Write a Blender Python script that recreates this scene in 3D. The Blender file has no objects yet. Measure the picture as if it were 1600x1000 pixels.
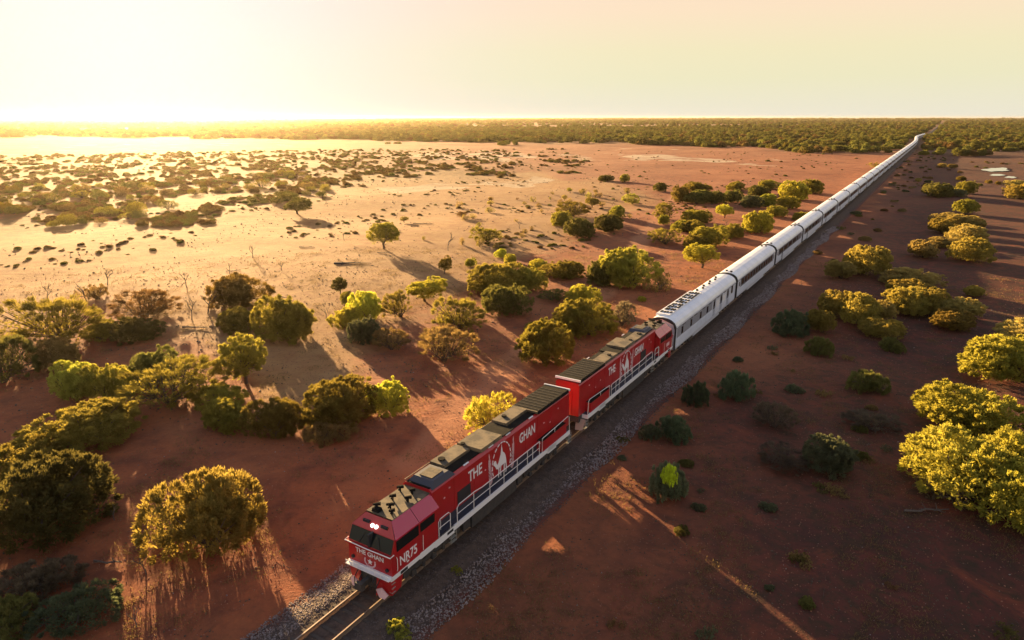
import bpy, math, random
import numpy as np
from mathutils import Vector, Matrix
random.seed(7); rng = np.random.default_rng(7)
SC = bpy.context.scene; COL = SC.collection
R = math.radians

# ------------------------------------------------------------ camera
FPX = 1067.0; PITCH = math.atan(317/FPX); CH = 24.25
TH = math.atan(683/math.hypot(FPX, 317))            # heading of the track, clockwise from +Y
cam = bpy.data.cameras.new('camera'); camo = bpy.data.objects.new('camera', cam); COL.objects.link(camo)
cam.sensor_width = 36; cam.lens = 36*FPX/1600; cam.clip_start = .5; cam.clip_end = 60000
camo.location = (0, 0, CH); camo.rotation_euler = (math.pi/2-PITCH, 0, 0); SC.camera = camo

# ------------------------------------------------------------ light
SUN_AZ = R(-27.7); SUN_EL = R(7.9); EXPO = 2.6
sd = Vector((math.sin(SUN_AZ)*math.cos(SUN_EL), math.cos(SUN_AZ)*math.cos(SUN_EL), math.sin(SUN_EL)))
sun = bpy.data.lights.new('sun', 'SUN'); sun.energy = 4.2; sun.angle = R(.6); sun.color = (1, .66, .30)
suno = bpy.data.objects.new('sun', sun); COL.objects.link(suno)
suno.rotation_euler = (-sd).to_track_quat('-Z', 'Y').to_euler()
W = bpy.data.worlds.new('World'); SC.world = W; W.use_nodes = True
nt = W.node_tree; nt.nodes.clear()
def nn(t, typ, **k):
    n = t.nodes.new(typ)
    for a, b in k.items(): setattr(n, a, b)
    return n
def lk(t, a, b): t.links.new(a, b)
sky = nn(nt, 'ShaderNodeTexSky', sky_type='NISHITA', sun_disc=False, sun_elevation=SUN_EL, sun_rotation=SUN_AZ,
         dust_density=2.0, air_density=1.0, ozone_density=1.0)
geo = nn(nt, 'ShaderNodeTexCoord'); sep = nn(nt, 'ShaderNodeSeparateXYZ'); lk(nt, geo.outputs['Generated'], sep.inputs[0])
ramp = nn(nt, 'ShaderNodeValToRGB'); lk(nt, sep.outputs['Z'], ramp.inputs[0])
el = ramp.color_ramp.elements
el[0].position = 0.0; el[0].color = (.84, .80, .66, 1)
el[1].position = 1.0; el[1].color = (.20, .26, .40, 1)
for p, c in ((.05, (.85, .81, .55)), (.085, (.89, .81, .53)), (.135, (.98, .77, .55)), (.18, (.98, .75, .55)), (.24, (1.0, .80, .62)), (.34, (.86, .76, .72)), (.5, (.55, .58, .70)), (.75, (.26, .33, .48))):
    e = el.new(p); e.color = (*c, 1)
# the low sun whitens the sky round it
dt = nn(nt, 'ShaderNodeVectorMath', operation='DOT_PRODUCT'); lk(nt, geo.outputs['Generated'], dt.inputs[0])
dt.inputs[1].default_value = Vector((math.sin(SUN_AZ)*math.cos(R(5)), math.cos(SUN_AZ)*math.cos(R(5)), math.sin(R(5))))
mx = nn(nt, 'ShaderNodeMath', operation='MAXIMUM'); lk(nt, dt.outputs['Value'], mx.inputs[0]); mx.inputs[1].default_value = 0
pw = nn(nt, 'ShaderNodeMath', operation='POWER'); lk(nt, mx.outputs[0], pw.inputs[0]); pw.inputs[1].default_value = 15
gm = nn(nt, 'ShaderNodeMix', data_type='RGBA'); lk(nt, pw.outputs[0], gm.inputs['Factor']); lk(nt, ramp.outputs[0], gm.inputs['A']); gm.inputs['B'].default_value = (.93, .85, .85, 1)
sc1 = nn(nt, 'ShaderNodeVectorMath', operation='SCALE'); sc1.inputs['Scale'].default_value = 1.0/(2**EXPO)
lk(nt, gm.outputs['Result'], sc1.inputs[0])
bg1 = nn(nt, 'ShaderNodeBackground'); bg1.inputs['Strength'].default_value = 1; lk(nt, sc1.outputs[0], bg1.inputs[0])
bg2 = nn(nt, 'ShaderNodeBackground'); bg2.inputs['Strength'].default_value = .05; lk(nt, sky.outputs[0], bg2.inputs[0])
a1 = nn(nt, 'ShaderNodeMixShader'); a1.inputs[0].default_value = .012; wo = nn(nt, 'ShaderNodeOutputWorld')
lk(nt, bg1.outputs[0], a1.inputs[1]); lk(nt, bg2.outputs[0], a1.inputs[2]); lk(nt, a1.outputs[0], wo.inputs[0])
SC.view_settings.view_transform = 'Standard'; SC.view_settings.look = 'None'
SC.view_settings.exposure = EXPO; SC.view_settings.gamma = 1; SC.view_settings.use_curve_mapping = False
SC.render.engine = 'CYCLES'
SC.cycles.max_bounces = 6; SC.cycles.diffuse_bounces = 2; SC.cycles.glossy_bounces = 3; SC.cycles.transparent_max_bounces = 12; SC.cycles.volume_bounces = 0
SC.cycles.sample_clamp_indirect = 4

# ------------------------------------------------------------ helpers
def ground(px, py):
    """ground point seen at a pixel of the 1600x1000 photograph"""
    v = py-500; D = CH/(math.sin(PITCH)+v/FPX*math.cos(PITCH))
    return ((px-800)/FPX*D, D*(math.cos(PITCH)-v/FPX*math.sin(PITCH)), D)
DX, DY = math.sin(TH), math.cos(TH); NX, NY = DY, -DX
P0 = (-7.22, 29.82); RAIL = .75
def off(t): return -5.0*np.exp(-((t-880)/120.0)**2)
def path(t, n=0.0, z=0.0):
    o = float(off(t))+n
    return Vector((P0[0]+t*DX+o*NX, P0[1]+t*DY+o*NY, z))
def waves(seed, k, lam):
    r = np.random.default_rng(seed); a = r.uniform(0, 2*np.pi, k); l = lam*r.uniform(.6, 1.6, k)
    return np.cos(a)*2*np.pi/l, np.sin(a)*2*np.pi/l, r.uniform(0, 6.28, k)
WV = [(waves(1, 14, 70), .22, 1e9), (waves(2, 16, 14), .06, 260), (waves(3, 18, 3.6), .035, 120)]
def height(x, y):
    x = np.asarray(x, float); y = np.asarray(y, float); h = np.zeros_like(x)
    d = np.hypot(x, y)
    for (kx, ky, ph), amp, far in WV:
        s = np.zeros_like(x)
        for a, b, c in zip(kx, ky, ph): s += np.sin(a*x+b*y+c)
        h += amp*s/math.sqrt(len(kx))*np.exp(-(d/far)**2)
    n = (x-P0[0])*NX+(y-P0[1])*NY; t = (x-P0[0])*DX+(y-P0[1])*DY
    f = np.clip((np.abs(n-off(t))-5)/8, 0, 1)
    return h*(.15+.85*f)
def hz(x, y): return float(height(np.array([x]), np.array([y]))[0])

def mat(name, col, rough=.6, metal=0, spec=.5, noise=None, bump=None, coat=0):
    m = bpy.data.materials.new(name); m.use_nodes = True; t = m.node_tree; b = t.nodes['Principled BSDF']
    b.inputs['Base Color'].default_value = (*col, 1); b.inputs['Roughness'].default_value = rough
    b.inputs['Metallic'].default_value = metal; b.inputs['Specular IOR Level'].default_value = spec
    b.inputs['Coat Weight'].default_value = coat
    if noise:
        sc_, c2, lo, hi = noise
        tc = nn(t, 'ShaderNodeTexCoord'); n = nn(t, 'ShaderNodeTexNoise'); n.inputs['Scale'].default_value = sc_
        n.inputs['Detail'].default_value = 8; n.inputs['Roughness'].default_value = .65
        lk(t, tc.outputs['Object'], n.inputs['Vector'])
        r = nn(t, 'ShaderNodeMapRange'); r.inputs[1].default_value = lo; r.inputs[2].default_value = hi
        lk(t, n.outputs[0], r.inputs[0])
        x = nn(t, 'ShaderNodeMix', data_type='RGBA'); x.inputs['A'].default_value = (*col, 1); x.inputs['B'].default_value = (*c2, 1)
        lk(t, r.outputs[0], x.inputs['Factor']); lk(t, x.outputs['Result'], b.inputs['Base Color'])
        if bump:
            bp = nn(t, 'ShaderNodeBump'); bp.inputs['Strength'].default_value = bump; bp.inputs['Distance'].default_value = .05
            lk(t, n.outputs[0], bp.inputs['Height']); lk(t, bp.outputs[0], b.inputs['Normal'])
    return m

class MB:
    def __init__(s): s.v = []; s.f = []
    def quad(s, *p):
        k = len(s.v); s.v += [tuple(q) for q in p]; s.f.append(tuple(range(k, k+len(p)))); return s
    def box(s, x0, x1, y0, y1, z0, z1, tx=0, ty=0):
        """tx, ty shrink the top"""
        k = len(s.v)
        s.v += [(x0, y0, z0), (x1, y0, z0), (x1, y1, z0), (x0, y1, z0), (x0+tx, y0+ty, z1), (x1-tx, y0+ty, z1), (x1-tx, y1-ty, z1), (x0+tx, y1-ty, z1)]
        s.f += [tuple(k+i for i in f) for f in ((0, 3, 2, 1), (4, 5, 6, 7), (0, 1, 5, 4), (1, 2, 6, 5), (2, 3, 7, 6), (3, 0, 4, 7))]; return s
    def tube(s, pts, r, n=6, r2=None, cap=True):
        pts = [Vector(p) for p in pts]; k0 = len(s.v); m = len(pts)
        for i, p in enumerate(pts):
            d = (pts[min(i+1, m-1)]-pts[max(i-1, 0)]).normalized()
            u = d.cross(Vector((0, 0, 1)) if abs(d.z) < .9 else Vector((1, 0, 0))).normalized(); w = d.cross(u)
            rr = r if r2 is None else r+(r2-r)*i/(m-1)
            for j in range(n):
                a = 2*math.pi*j/n; s.v.append(tuple(p+u*math.cos(a)*rr+w*math.sin(a)*rr))
        for i in range(m-1):
            for j in range(n):
                a = k0+i*n+j; b = k0+i*n+(j+1) % n; s.f.append((a, b, b+n, a+n))
        if cap:
            s.f.append(tuple(k0+j for j in range(n))[::-1]); s.f.append(tuple(k0+(m-1)*n+j for j in range(n)))
        return s
    def prism(s, poly, y0, y1):
        """poly (x,z) extruded along y"""
        k = len(s.v); n = len(poly)
        s.v += [(x, y0, z) for x, z in poly]+[(x, y1, z) for x, z in poly]
        s.f += [(k+i, k+(i+1) % n, k+n+(i+1) % n, k+n+i) for i in range(n)]
        s.f += [tuple(k+i for i in range(n))[::-1], tuple(k+n+i for i in range(n))]; return s
    def build(s, name, m, parent=None, smooth=False, loc=None):
        me = bpy.data.meshes.new(name); me.from_pydata(s.v, [], s.f)
        import bmesh
        if len(s.v) < 60000:
            bm = bmesh.new(); bm.from_mesh(me); bmesh.ops.recalc_face_normals(bm, faces=bm.faces); bm.to_mesh(me); bm.free()
        if smooth: me.polygons.foreach_set('use_smooth', [True]*len(me.polygons))
        me.materials.append(m); return link(name, me, parent, loc)
def link(name, data, parent=None, loc=None):
    o = bpy.data.objects.new(name, data); COL.objects.link(o)
    if parent: o.parent = parent
    if loc: o.location = loc
    return o
def tag(o, label=None, cat=None, group=None, kind=None):
    if label: o['label'] = label
    if cat: o['category'] = cat
    if group: o['group'] = group
    if kind: o['kind'] = kind
    return o
def copy_tree(o, parent=None):
    c = o.copy(); COL.objects.link(c)
    if parent: c.parent = parent
    for ch in list(o.children): copy_tree(ch, c)
    return c
def fastmesh(name, V, F, m, smooth=False):
    """V (n,3), F (m,k) arrays"""
    me = bpy.data.meshes.new(name); F = np.asarray(F, np.int32); k = F.shape[1]
    me.vertices.add(len(V)); me.vertices.foreach_set('co', np.asarray(V, np.float32).ravel())
    me.loops.add(F.size); me.loops.foreach_set('vertex_index', F.ravel())
    me.polygons.add(len(F)); me.polygons.foreach_set('loop_start', np.arange(0, F.size, k, dtype=np.int32))
    me.polygons.foreach_set('loop_total', np.full(len(F), k, np.int32))
    if smooth: me.polygons.foreach_set('use_smooth', np.ones(len(F), bool))
    me.update(calc_edges=True); me.materials.append(m); return me

# ------------------------------------------------------------ terrain
az = np.concatenate([np.arange(-180, -50, 5.0), np.arange(-50, 50, .17), np.arange(50, 180, 5.0)])*np.pi/180
rad = 3*1.0158**np.arange(0, 545)
rad = rad[rad < 15500]
A, RR = np.meshgrid(az, rad); GX = RR*np.sin(A); GY = RR*np.cos(A); GZ = height(GX, GY)
na, nr = len(az), len(rad)
V = np.stack([GX, GY, GZ], -1).reshape(-1, 3)
V = np.vstack([V, [[0, 0, 0]]])
i, j = np.meshgrid(np.arange(nr-1), np.arange(na), indexing='ij'); j2 = (j+1) % na
F = np.stack([i*na+j, (i+1)*na+j, (i+1)*na+j2, i*na+j2], -1).reshape(-1, 4)
F = np.vstack([F[:, ::-1]])
cap = np.stack([np.full(na, len(V)-1), np.arange(na), (np.arange(na)+1) % na, (np.arange(na)+1) % na], -1)

def polydist(px, py, poly):
    """signed distance (inside positive) to a polygon"""
    px = px.ravel(); py = py.ravel(); d = np.full(px.shape, 1e18); ins = np.zeros(px.shape, bool)
    n = len(poly)
    for a in range(n):
        x0, y0 = poly[a]; x1, y1 = poly[(a+1) % n]; ex, ey = x1-x0, y1-y0
        t = np.clip(((px-x0)*ex+(py-y0)*ey)/(ex*ex+ey*ey+1e-9), 0, 1)
        d = np.minimum(d, (px-x0-t*ex)**2+(py-y0-t*ey)**2)
        c = ((y0 > py) != (y1 > py)) & (px < (x1-x0)*(py-y0)/(y1-y0+1e-12)+x0)
        ins ^= c
    return np.sqrt(d)*np.where(ins, 1, -1)
def wn(x, y, lam, seed=5):
    kx, ky, ph = waves(seed, 12, lam); s = 0
    for a, b, c in zip(kx, ky, ph): s = s+np.sin(a*x+b*y+c)
    return s/3.5
vx, vy = V[:, 0], V[:, 1]; dist = np.hypot(vx, vy)
def region(pix, soft, wob=.05):
    poly = [ground(a, b)[:2] for a, b in pix]
    d = polydist(vx, vy, poly)/np.maximum(dist, 20)
    d = d+wob*(wn(vx/np.maximum(dist, 20)**.5, vy/np.maximum(dist, 20)**.5, 1.6, 11)*.6+wn(vx, vy, 9, 12)*.35*np.minimum(1, 60/dist))
    return 1/(1+np.exp(-d/soft))
sand = region([(-120, 470), (-60, 345), (150, 340), (330, 296), (560, 268), (820, 268), (990, 290), (1010, 320), (900, 370), (860, 400), (760, 440), (640, 480), (560, 560), (500, 600), (420, 640), (330, 600), (290, 530), (150, 470), (0, 530)], .022)
salt_glare = region([(-200, 250), (-100, 226), (120, 223), (300, 222), (470, 224), (430, 234), (300, 238), (120, 244), (-100, 240)], .03, .14)*.45  # far-left strip: pale salt with the sun's glare painted into the ground colour
salt_glare = np.maximum(salt_glare, region([(600, 240), (760, 236), (900, 243), (780, 252), (640, 251)], .02, .06)*.8)
salt_glare = np.maximum(salt_glare, region([(880, 244), (1040, 240), (1200, 250), (1180, 256), (1010, 254)], .02, .06)*.8)
salt_glare = np.maximum(salt_glare, region([(240, 290), (330, 280), (420, 284), (330, 302)], .02, .06)*.8)
salt_glare = np.maximum(salt_glare, region([(-60, 300), (60, 296), (150, 306), (60, 318), (-60, 330)], .02, .06)*.7)
salt_glare = np.maximum(salt_glare, region([(560, 291), (700, 288), (850, 278), (900, 282), (720, 297), (580, 297)], .01, .05)*.8)
salt_glare = np.maximum(salt_glare, region([(1060, 196.5), (1200, 194.5), (1330, 195.5), (1200, 197.5)], .02, .03)*.7)
salt_glare = np.maximum(salt_glare, region([(660, 194), (820, 192.5), (900, 194), (760, 195.5)], .02, .03)*.6)
salt_glare = np.maximum(salt_glare, region([(800, 228), (1000, 231), (1240, 236), (1000, 234)], .015, .03)*.4)
wood = region([(-400, 216), (300, 214), (700, 222), (1240, 228), (1300, 240), (1420, 240), (1620, 238), (2300, 232), (9000, 190), (3000, 184.3), (-3000, 184.3), (-4000, 190)], .03, .04)
scrub = region([(-400, 216), (100, 217), (430, 224), (620, 234), (790, 262), (780, 285), (560, 292), (480, 300), (300, 330), (60, 370), (-300, 360)], .05, .08)
lane = [(600, 1010), (640, 880), (650, 720), (720, 650), (800, 565), (880, 500), (960, 440), (1000, 380), (1030, 340), (1060, 300)]
lp = [ground(a, b)[:2] for a, b in lane]
dl = np.full(vx.shape, 1e9)
for (x0, y0), (x1, y1) in zip(lp[2:], lp[3:]):
    ex, ey = x1-x0, y1-y0; tt = np.clip(((vx-x0)*ex+(vy-y0)*ey)/(ex*ex+ey*ey), 0, 1)
    dl = np.minimum(dl, np.hypot(vx-x0-tt*ex, vy-y0-tt*ey))
lanef = 1/(1+np.exp((dl-2.0+wn(vx, vy, 8, 31)*.5)/.5))
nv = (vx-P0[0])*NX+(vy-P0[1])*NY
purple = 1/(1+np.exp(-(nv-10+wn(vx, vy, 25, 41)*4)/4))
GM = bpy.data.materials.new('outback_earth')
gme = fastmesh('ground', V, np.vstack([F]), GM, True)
for nm, arr in (('sand', sand), ('salt_glare', salt_glare), ('wood', wood), ('scrub', scrub), ('lane', lanef), ('east', purple)):
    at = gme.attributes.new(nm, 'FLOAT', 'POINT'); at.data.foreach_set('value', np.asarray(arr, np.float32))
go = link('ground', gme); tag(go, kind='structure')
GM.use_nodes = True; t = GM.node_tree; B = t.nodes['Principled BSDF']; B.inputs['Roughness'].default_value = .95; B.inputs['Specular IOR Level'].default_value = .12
tc = nn(t, 'ShaderNodeTexCoord')
def noise(scale, detail=6, rough=.6, dist=0, vec=None):
    n = nn(t, 'ShaderNodeTexNoise'); n.inputs['Scale'].default_value = scale; n.inputs['Detail'].default_value = detail
    n.inputs['Roughness'].default_value = rough; n.inputs['Distortion'].default_value = dist
    lk(t, vec or tc.outputs['Object'], n.inputs['Vector']); return n.outputs[0]
def rng_(src, lo, hi, a=0.0, b=1.0):
    r = nn(t, 'ShaderNodeMapRange'); lk(t, src, r.inputs[0])
    for k, q in zip((1, 2, 3, 4), (lo, hi, a, b)): r.inputs[k].default_value = q
    return r.outputs[0]
def mixc(f, a, b):
    x = nn(t, 'ShaderNodeMix', data_type='RGBA')
    if isinstance(f, float): x.inputs['Factor'].default_value = f
    else: lk(t, f, x.inputs['Factor'])
    for s_, q in (('A', a), ('B', b)):
        if isinstance(q, tuple): x.inputs[s_].default_value = (*q, 1)
        else: lk(t, q, x.inputs[s_])
    return x.outputs['Result']
def mth(op, a, b):
    x = nn(t, 'ShaderNodeMath', operation=op)
    for k, q in ((0, a), (1, b)):
        if isinstance(q, (int, float)): x.inputs[k].default_value = q
        else: lk(t, q, x.inputs[k])
    return x.outputs[0]
def attr(nm):
    a = nn(t, 'ShaderNodeAttribute', attribute_name=nm); return a.outputs['Fac']
n_big = noise(.05, 6, .6, .6); n_mid = noise(.35, 10, .72, .4); n_fine = noise(2.2, 8, .7); n_speck = noise(9, 4, .7)
red = mixc(rng_(n_mid, .35, .68), (.330, .098, .040), (.130, .042, .026))
red = mixc(rng_(n_big, .42, .62, 0, .6), red, (.36, .135, .060))
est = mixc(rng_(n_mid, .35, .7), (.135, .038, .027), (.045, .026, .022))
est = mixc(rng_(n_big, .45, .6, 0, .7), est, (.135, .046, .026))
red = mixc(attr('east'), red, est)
snd = mixc(rng_(n_mid, .40, .64), (.34, .178, .066), (.25, .105, .043))
snd = mixc(rng_(n_big, .4, .65, 0, .6), snd, (.38, .225, .105))
sm = mth('ADD', attr('sand'), mth('MULTIPLY', mth('SUBTRACT', mth('ADD', mth('MULTIPLY', n_mid, .6), mth('MULTIPLY', n_big, .4)), .5), 2.4)); sm = rng_(sm, .25, .75)
c = mixc(sm, red, snd)
c = mixc(rng_(mth('ADD', attr('lane'), mth('MULTIPLY', mth('SUBTRACT', n_fine, .5), .8)), .3, .8, 0, .75), c, (.40, .17, .085))
c = mixc(rng_(mth('ADD', attr('salt_glare'), mth('MULTIPLY', mth('SUBTRACT', n_big, .5), 2.6)), .55, .85, 0, .8), c, (.48, .38, .26))
c = mixc(mth('MULTIPLY', attr('scrub'), rng_(n_mid, .40, .56, .30, .95)), c, (.15, .080, .034))
c = mixc(mth('MULTIPLY', attr('wood'), rng_(noise(.012, 6, .7), .35, .60, .1, 1.0)), c, (.10, .062, .032))
c = mixc(rng_(n_fine, .52, .70, 0, .6), c, mixc(.5, c, (.05, .03, .02)))
c = mixc(rng_(n_speck, .68, .76, 0, .22), c, (.36, .24, .18))
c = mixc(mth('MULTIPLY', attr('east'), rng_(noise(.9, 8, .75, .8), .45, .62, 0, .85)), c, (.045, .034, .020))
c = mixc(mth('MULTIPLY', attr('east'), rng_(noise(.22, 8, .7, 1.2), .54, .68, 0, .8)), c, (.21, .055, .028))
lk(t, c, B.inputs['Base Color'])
bp = nn(t, 'ShaderNodeBump'); bp.inputs['Strength'].default_value = .8; bp.inputs['Distance'].default_value = .14
hsum = mth('ADD', mth('MULTIPLY', n_fine, .7), mth('ADD', mth('MULTIPLY', n_speck, .18), mth('MULTIPLY', n_mid, 1.2)))
lk(t, hsum, bp.inputs['Height']); lk(t, bp.outputs[0], B.inputs['Normal'])

# claypan water on the right, far out, mirroring the pale sky
WM = mat('claypan_water', (.30, .27, .24), .06, 0, 1.0)
def pool(pix, z=.05):
    pts = [ground(a, b) for a, b in pix]; m = MB(); m.quad(*[(p[0], p[1], 0) for p in pts])
    zz = max(hz(p[0], p[1]) for p in pts)+.12
    m.v = [(a, b, zz) for a, b, _ in m.v]; o = m.build('water', WM); tag(o, kind='structure'); return o
def blob(cx, cy, w, h, n=22, sd_=0):
    r = random.Random(sd_)
    ph = [r.uniform(0, 6.28) for _ in range(4)]
    return [(cx+math.cos(a)*w/2*(1+.16*math.sin(3*a+ph[0])+.1*math.sin(5*a+ph[1])), cy+math.sin(a)*h/2*(1+.2*math.sin(2*a+ph[2])+.12*math.sin(6*a+ph[3]))) for a in [2*math.pi*k/n for k in range(n)]]
for k, q in enumerate([(1557, 265, 40, 6), (1558, 273, 24, 2.6), (1579, 277, 17, 3)]): pool(blob(*q, sd_=k))
HAZE_D = 3.2e-5; HAZE_G = .78
# ------------------------------------------------------------ railway line
M = {}
M['ballast'] = mat('ballast_bed', (.115, .078, .060), .95, 0, .2, noise=(3.0, (.050, .036, .030), .35, .65), bump=.9)
_t = M['ballast'].node_tree; _b = _t.nodes['Principled BSDF']; _src = _b.inputs['Base Color'].links[0].from_socket
_a = nn(_t, 'ShaderNodeAttribute', attribute_name='edge'); _n = nn(_t, 'ShaderNodeTexNoise'); _n.inputs['Scale'].default_value = .9; _n.inputs['Detail'].default_value = 8; _n.inputs['Roughness'].default_value = .75
_c = nn(_t, 'ShaderNodeTexCoord'); lk(_t, _c.outputs['Object'], _n.inputs['Vector'])
_m = nn(_t, 'ShaderNodeMath', operation='ADD'); lk(_t, _a.outputs['Fac'], _m.inputs[0]); lk(_t, _n.outputs[0], _m.inputs[1])
_r = nn(_t, 'ShaderNodeMapRange'); _r.inputs[1].default_value = .85; _r.inputs[2].default_value = 1.15; lk(_t, _m.outputs[0], _r.inputs[0])
_x = nn(_t, 'ShaderNodeMix', data_type='RGBA'); lk(_t, _r.outputs[0], _x.inputs['Factor']); lk(_t, _src, _x.inputs['A']); _x.inputs['B'].default_value = (.13, .042, .030, 1); lk(_t, _x.outputs['Result'], _b.inputs['Base Color'])
M['rail'] = mat('rail_steel', (.34, .25, .19), .35, .75)
M['sleeper'] = mat('concrete_sleeper', (.085, .065, .052), .9, noise=(6, (.045, .034, .028), .3, .7))
M['stone'] = mat('pale_stone', (.31, .26, .245), .9, noise=(1.5, (.15, .10, .085), .35, .65))
M['rstone'] = mat('red_stone', (.34, .15, .09), .95, noise=(1.2, (.16, .07, .045), .35, .65))
TS = [-34, -24, -14, -7, 0]+[12*k for k in range(1, 50)]+[590+14*k for k in range(1, 50)]+[1300, 1500, 1800, 2200, 2700, 3300]
def sweep(name, prof, m, parent=None, zoff=0, smooth=False):
    V_ = []; n = len(prof)
    for t_ in TS:
        for a, b in prof: p = path(t_, a, b+zoff); V_.append(tuple(p))
    F_ = [(i*n+j, i*n+j+1, (i+1)*n+j+1, (i+1)*n+j) for i in range(len(TS)-1) for j in range(n-1)]
    mb = MB(); mb.v = V_; mb.f = [f[::-1] for f in F_]; o = mb.build(name, m, parent, smooth); return o
bed = tag(sweep('ballast_bank', [(-4.4, -.35), (-3.1, .12), (-1.75, .50), (1.75, .50), (2.9, .14), (3.8, .10), (4.7, -.35)], M['ballast']), kind='structure')
_at = bed.data.attributes.new('edge', 'FLOAT', 'POINT'); _at.data.foreach_set('value', np.tile([1.0, .55, .05, 0, .25, .6, 1.0], len(TS)).astype(np.float32))
line_ = tag(link('railway_track', None), 'single straight railway track running under the long train to the horizon', 'track')
line_.location = path(0)
for s_ in (-1, 1):
    a = s_*.7525
    o = sweep('rail', [(a-.07, .49), (a-.036, .62), (a-.036, .745), (a+.036, .745), (a+.036, .62), (a+.07, .49)], M['rail']); o.parent = line_; o.location = -path(0)
sl = None
for k in range(52):
    t_ = -24+k*.68
    if sl is None:
        sl = MB().box(-1.25, 1.25, -.12, .12, .40, .53, .05, .03).build('sleeper', M['sleeper'], line_); o = sl
    else: o = sl.copy(); COL.objects.link(o)
    o.location = path(t_)-path(0); o.rotation_euler = (0, 0, -TH)

# ------------------------------------------------------------ train materials
M['red'] = mat('red_paint', (.42, .012, .016), .34, 0, .5, noise=(1.1, (.34, .012, .014), .4, .7), coat=.25)
M['redroof_sky'] = mat('red_paint_sky_tint', (.46, .014, .05), .22, 0, .6, coat=.6)  # red of the cab slopes pinker: the sky's reflection is painted in
M['white'] = mat('white_sill_paint', (.80, .80, .80), .45)
M['dark'] = mat('dark_machinery', (.035, .033, .033), .75, noise=(3, (.075, .06, .05), .45, .7))
M['navy'] = mat('dark_blue_walkway', (.030, .034, .055), .6)
M['roofdust'] = mat('dusty_roof', (.165, .12, .065), .85, noise=(1.3, (.050, .038, .025), .42, .60))
M['roofblack'] = mat('sooty_roof', (.012, .011, .010), 1.0, 0, .1, noise=(2, (.032, .027, .02), .5, .7))
M['glass'] = mat('dark_glass', (.010, .014, .015), .12, 0, .22)
M['rail_w'] = mat('handrail_white', (.80, .78, .74), .5)
M['rail_y'] = mat('step_grey', (.30, .29, .25), .6)
M['lamp'] = bpy.data.materials.new('lit_lamp'); M['lamp'].use_nodes = True
_b = M['lamp'].node_tree.nodes['Principled BSDF']; _b.inputs['Emission Color'].default_value = (1, .95, .85, 1); _b.inputs['Emission Strength'].default_value = .5
M['decal'] = mat('white_lettering', (.82, .80, .80), .5)
M['pinkdecal'] = mat('pink_lettering', (.75, .50, .52), .5)
M['silver'] = mat('brushed_silver', (.70, .74, .80), .38, .05, .5, noise=(.8, (.58, .62, .69), .3, .7))
M['silverroof'] = mat('pale_silver_roof', (.78, .81, .86), .38, .2, .5, noise=(.7, (.62, .66, .73), .35, .7))
M['band'] = mat('grey_window_band', (.095, .105, .13), .4, .1)
M['coachdark'] = mat('black_rubber', (.02, .02, .024), .8)
M['wheel'] = mat('wheel_steel', (.10, .08, .07), .6, .5)

def bogie(parent, yc, axles, base, wd=.92):
    b = link('bogie', None, parent, (0, yc, 0))
    fr = MB(); L = base*(axles-1)/2+.75
    for s_ in (-1, 1):
        fr.box(s_*1.12-.09, s_*1.12+.09, -L, L, .52, .86)
        for k in range(axles):
            y = (k-(axles-1)/2)*base; fr.box(s_*1.20-.10, s_*1.20+.10, y-.2, y+.2, .32, .66, .02, .04)
            if k < axles-1: fr.tube([(s_*1.18, y+base/2, .35), (s_*1.18, y+base/2, .8)], .13, 8)
    fr.box(-1.1, 1.1, -.35, .35, .55, .95).box(-.6, .6, -L*.95, L*.95, .22, .9)  # long centre body added to stop low sun shining through the bogie
    fr.build('bogie_frame', M['dark'], b)
    wm = None
    for k in range(axles):
        y = (k-(axles-1)/2)*base
        for s_ in (-1, 1):
            if wm is None:
                w = MB().tube([(-.065, 0, 0), (.065, 0, 0)], wd/2, 20); w.tube([(-.10, 0, 0), (-.065, 0, 0)], .12, 8); w.tube([(.065, 0, 0), (.10, 0, 0)], .12, 8)
                o = w.build('wheel', M['wheel'], b); wm = o.data
            else: o = link('wheel', wm, b)
            o.location = (s_*.76, y, wd/2)
    return b

def text(s, size, parent, loc, side, m, name='lettering', sx=.8, ext=.008, tilt=None):
    cu = bpy.data.curves.new('t', 'FONT'); cu.body = s; cu.size = size; cu.extrude = ext; cu.align_x = 'CENTER'
    cu.resolution_u = 3; cu.offset = .014*size
    tmp = bpy.data.objects.new('t', cu); COL.objects.link(tmp)
    dg = bpy.context.evaluated_depsgraph_get(); me = bpy.data.meshes.new_from_object(tmp.evaluated_get(dg))
    bpy.data.objects.remove(tmp); me.materials.clear(); me.materials.append(m)
    o = link(name, me, parent)
    if side == 'R': rot = Matrix(((0, 0, 1), (1, 0, 0), (0, 1, 0)))
    elif side == 'L': rot = Matrix(((0, 0, -1), (-1, 0, 0), (0, 1, 0)))
    else: rot = Matrix(((1, 0, 0), (0, 0, -1), (0, 1, 0)))
    o.matrix_local = Matrix.Translation(loc) @ rot.to_4x4() @ Matrix.Diagonal((sx, 1, 1, 1)); return o

def plate(polys, name, m, parent, loc, side, sc=1.0, ext=.01):
    """flat raised print from 2D polygons"""
    mb = MB()
    for poly in polys:
        k = len(mb.v); n = len(poly)
        mb.v += [(a*sc, b*sc, ext) for a, b in poly]+[(a*sc, b*sc, -ext) for a, b in poly]
        mb.f.append(tuple(range(k, k+n))); mb.f += [(k+i, k+n+i, k+n+(i+1) % n, k+(i+1) % n) for i in range(n)]
    o = mb.build(name, m, parent)
    rot = Matrix(((0, 0, 1), (1, 0, 0), (0, 1, 0))) if side == 'R' else Matrix(((0, 0, -1), (-1, 0, 0), (0, 1, 0))) if side == 'L' else Matrix(((1, 0, 0), (0, 0, -1), (0, 1, 0)))
    o.matrix_local = Matrix.Translation(loc) @ rot.to_4x4(); return o
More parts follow.
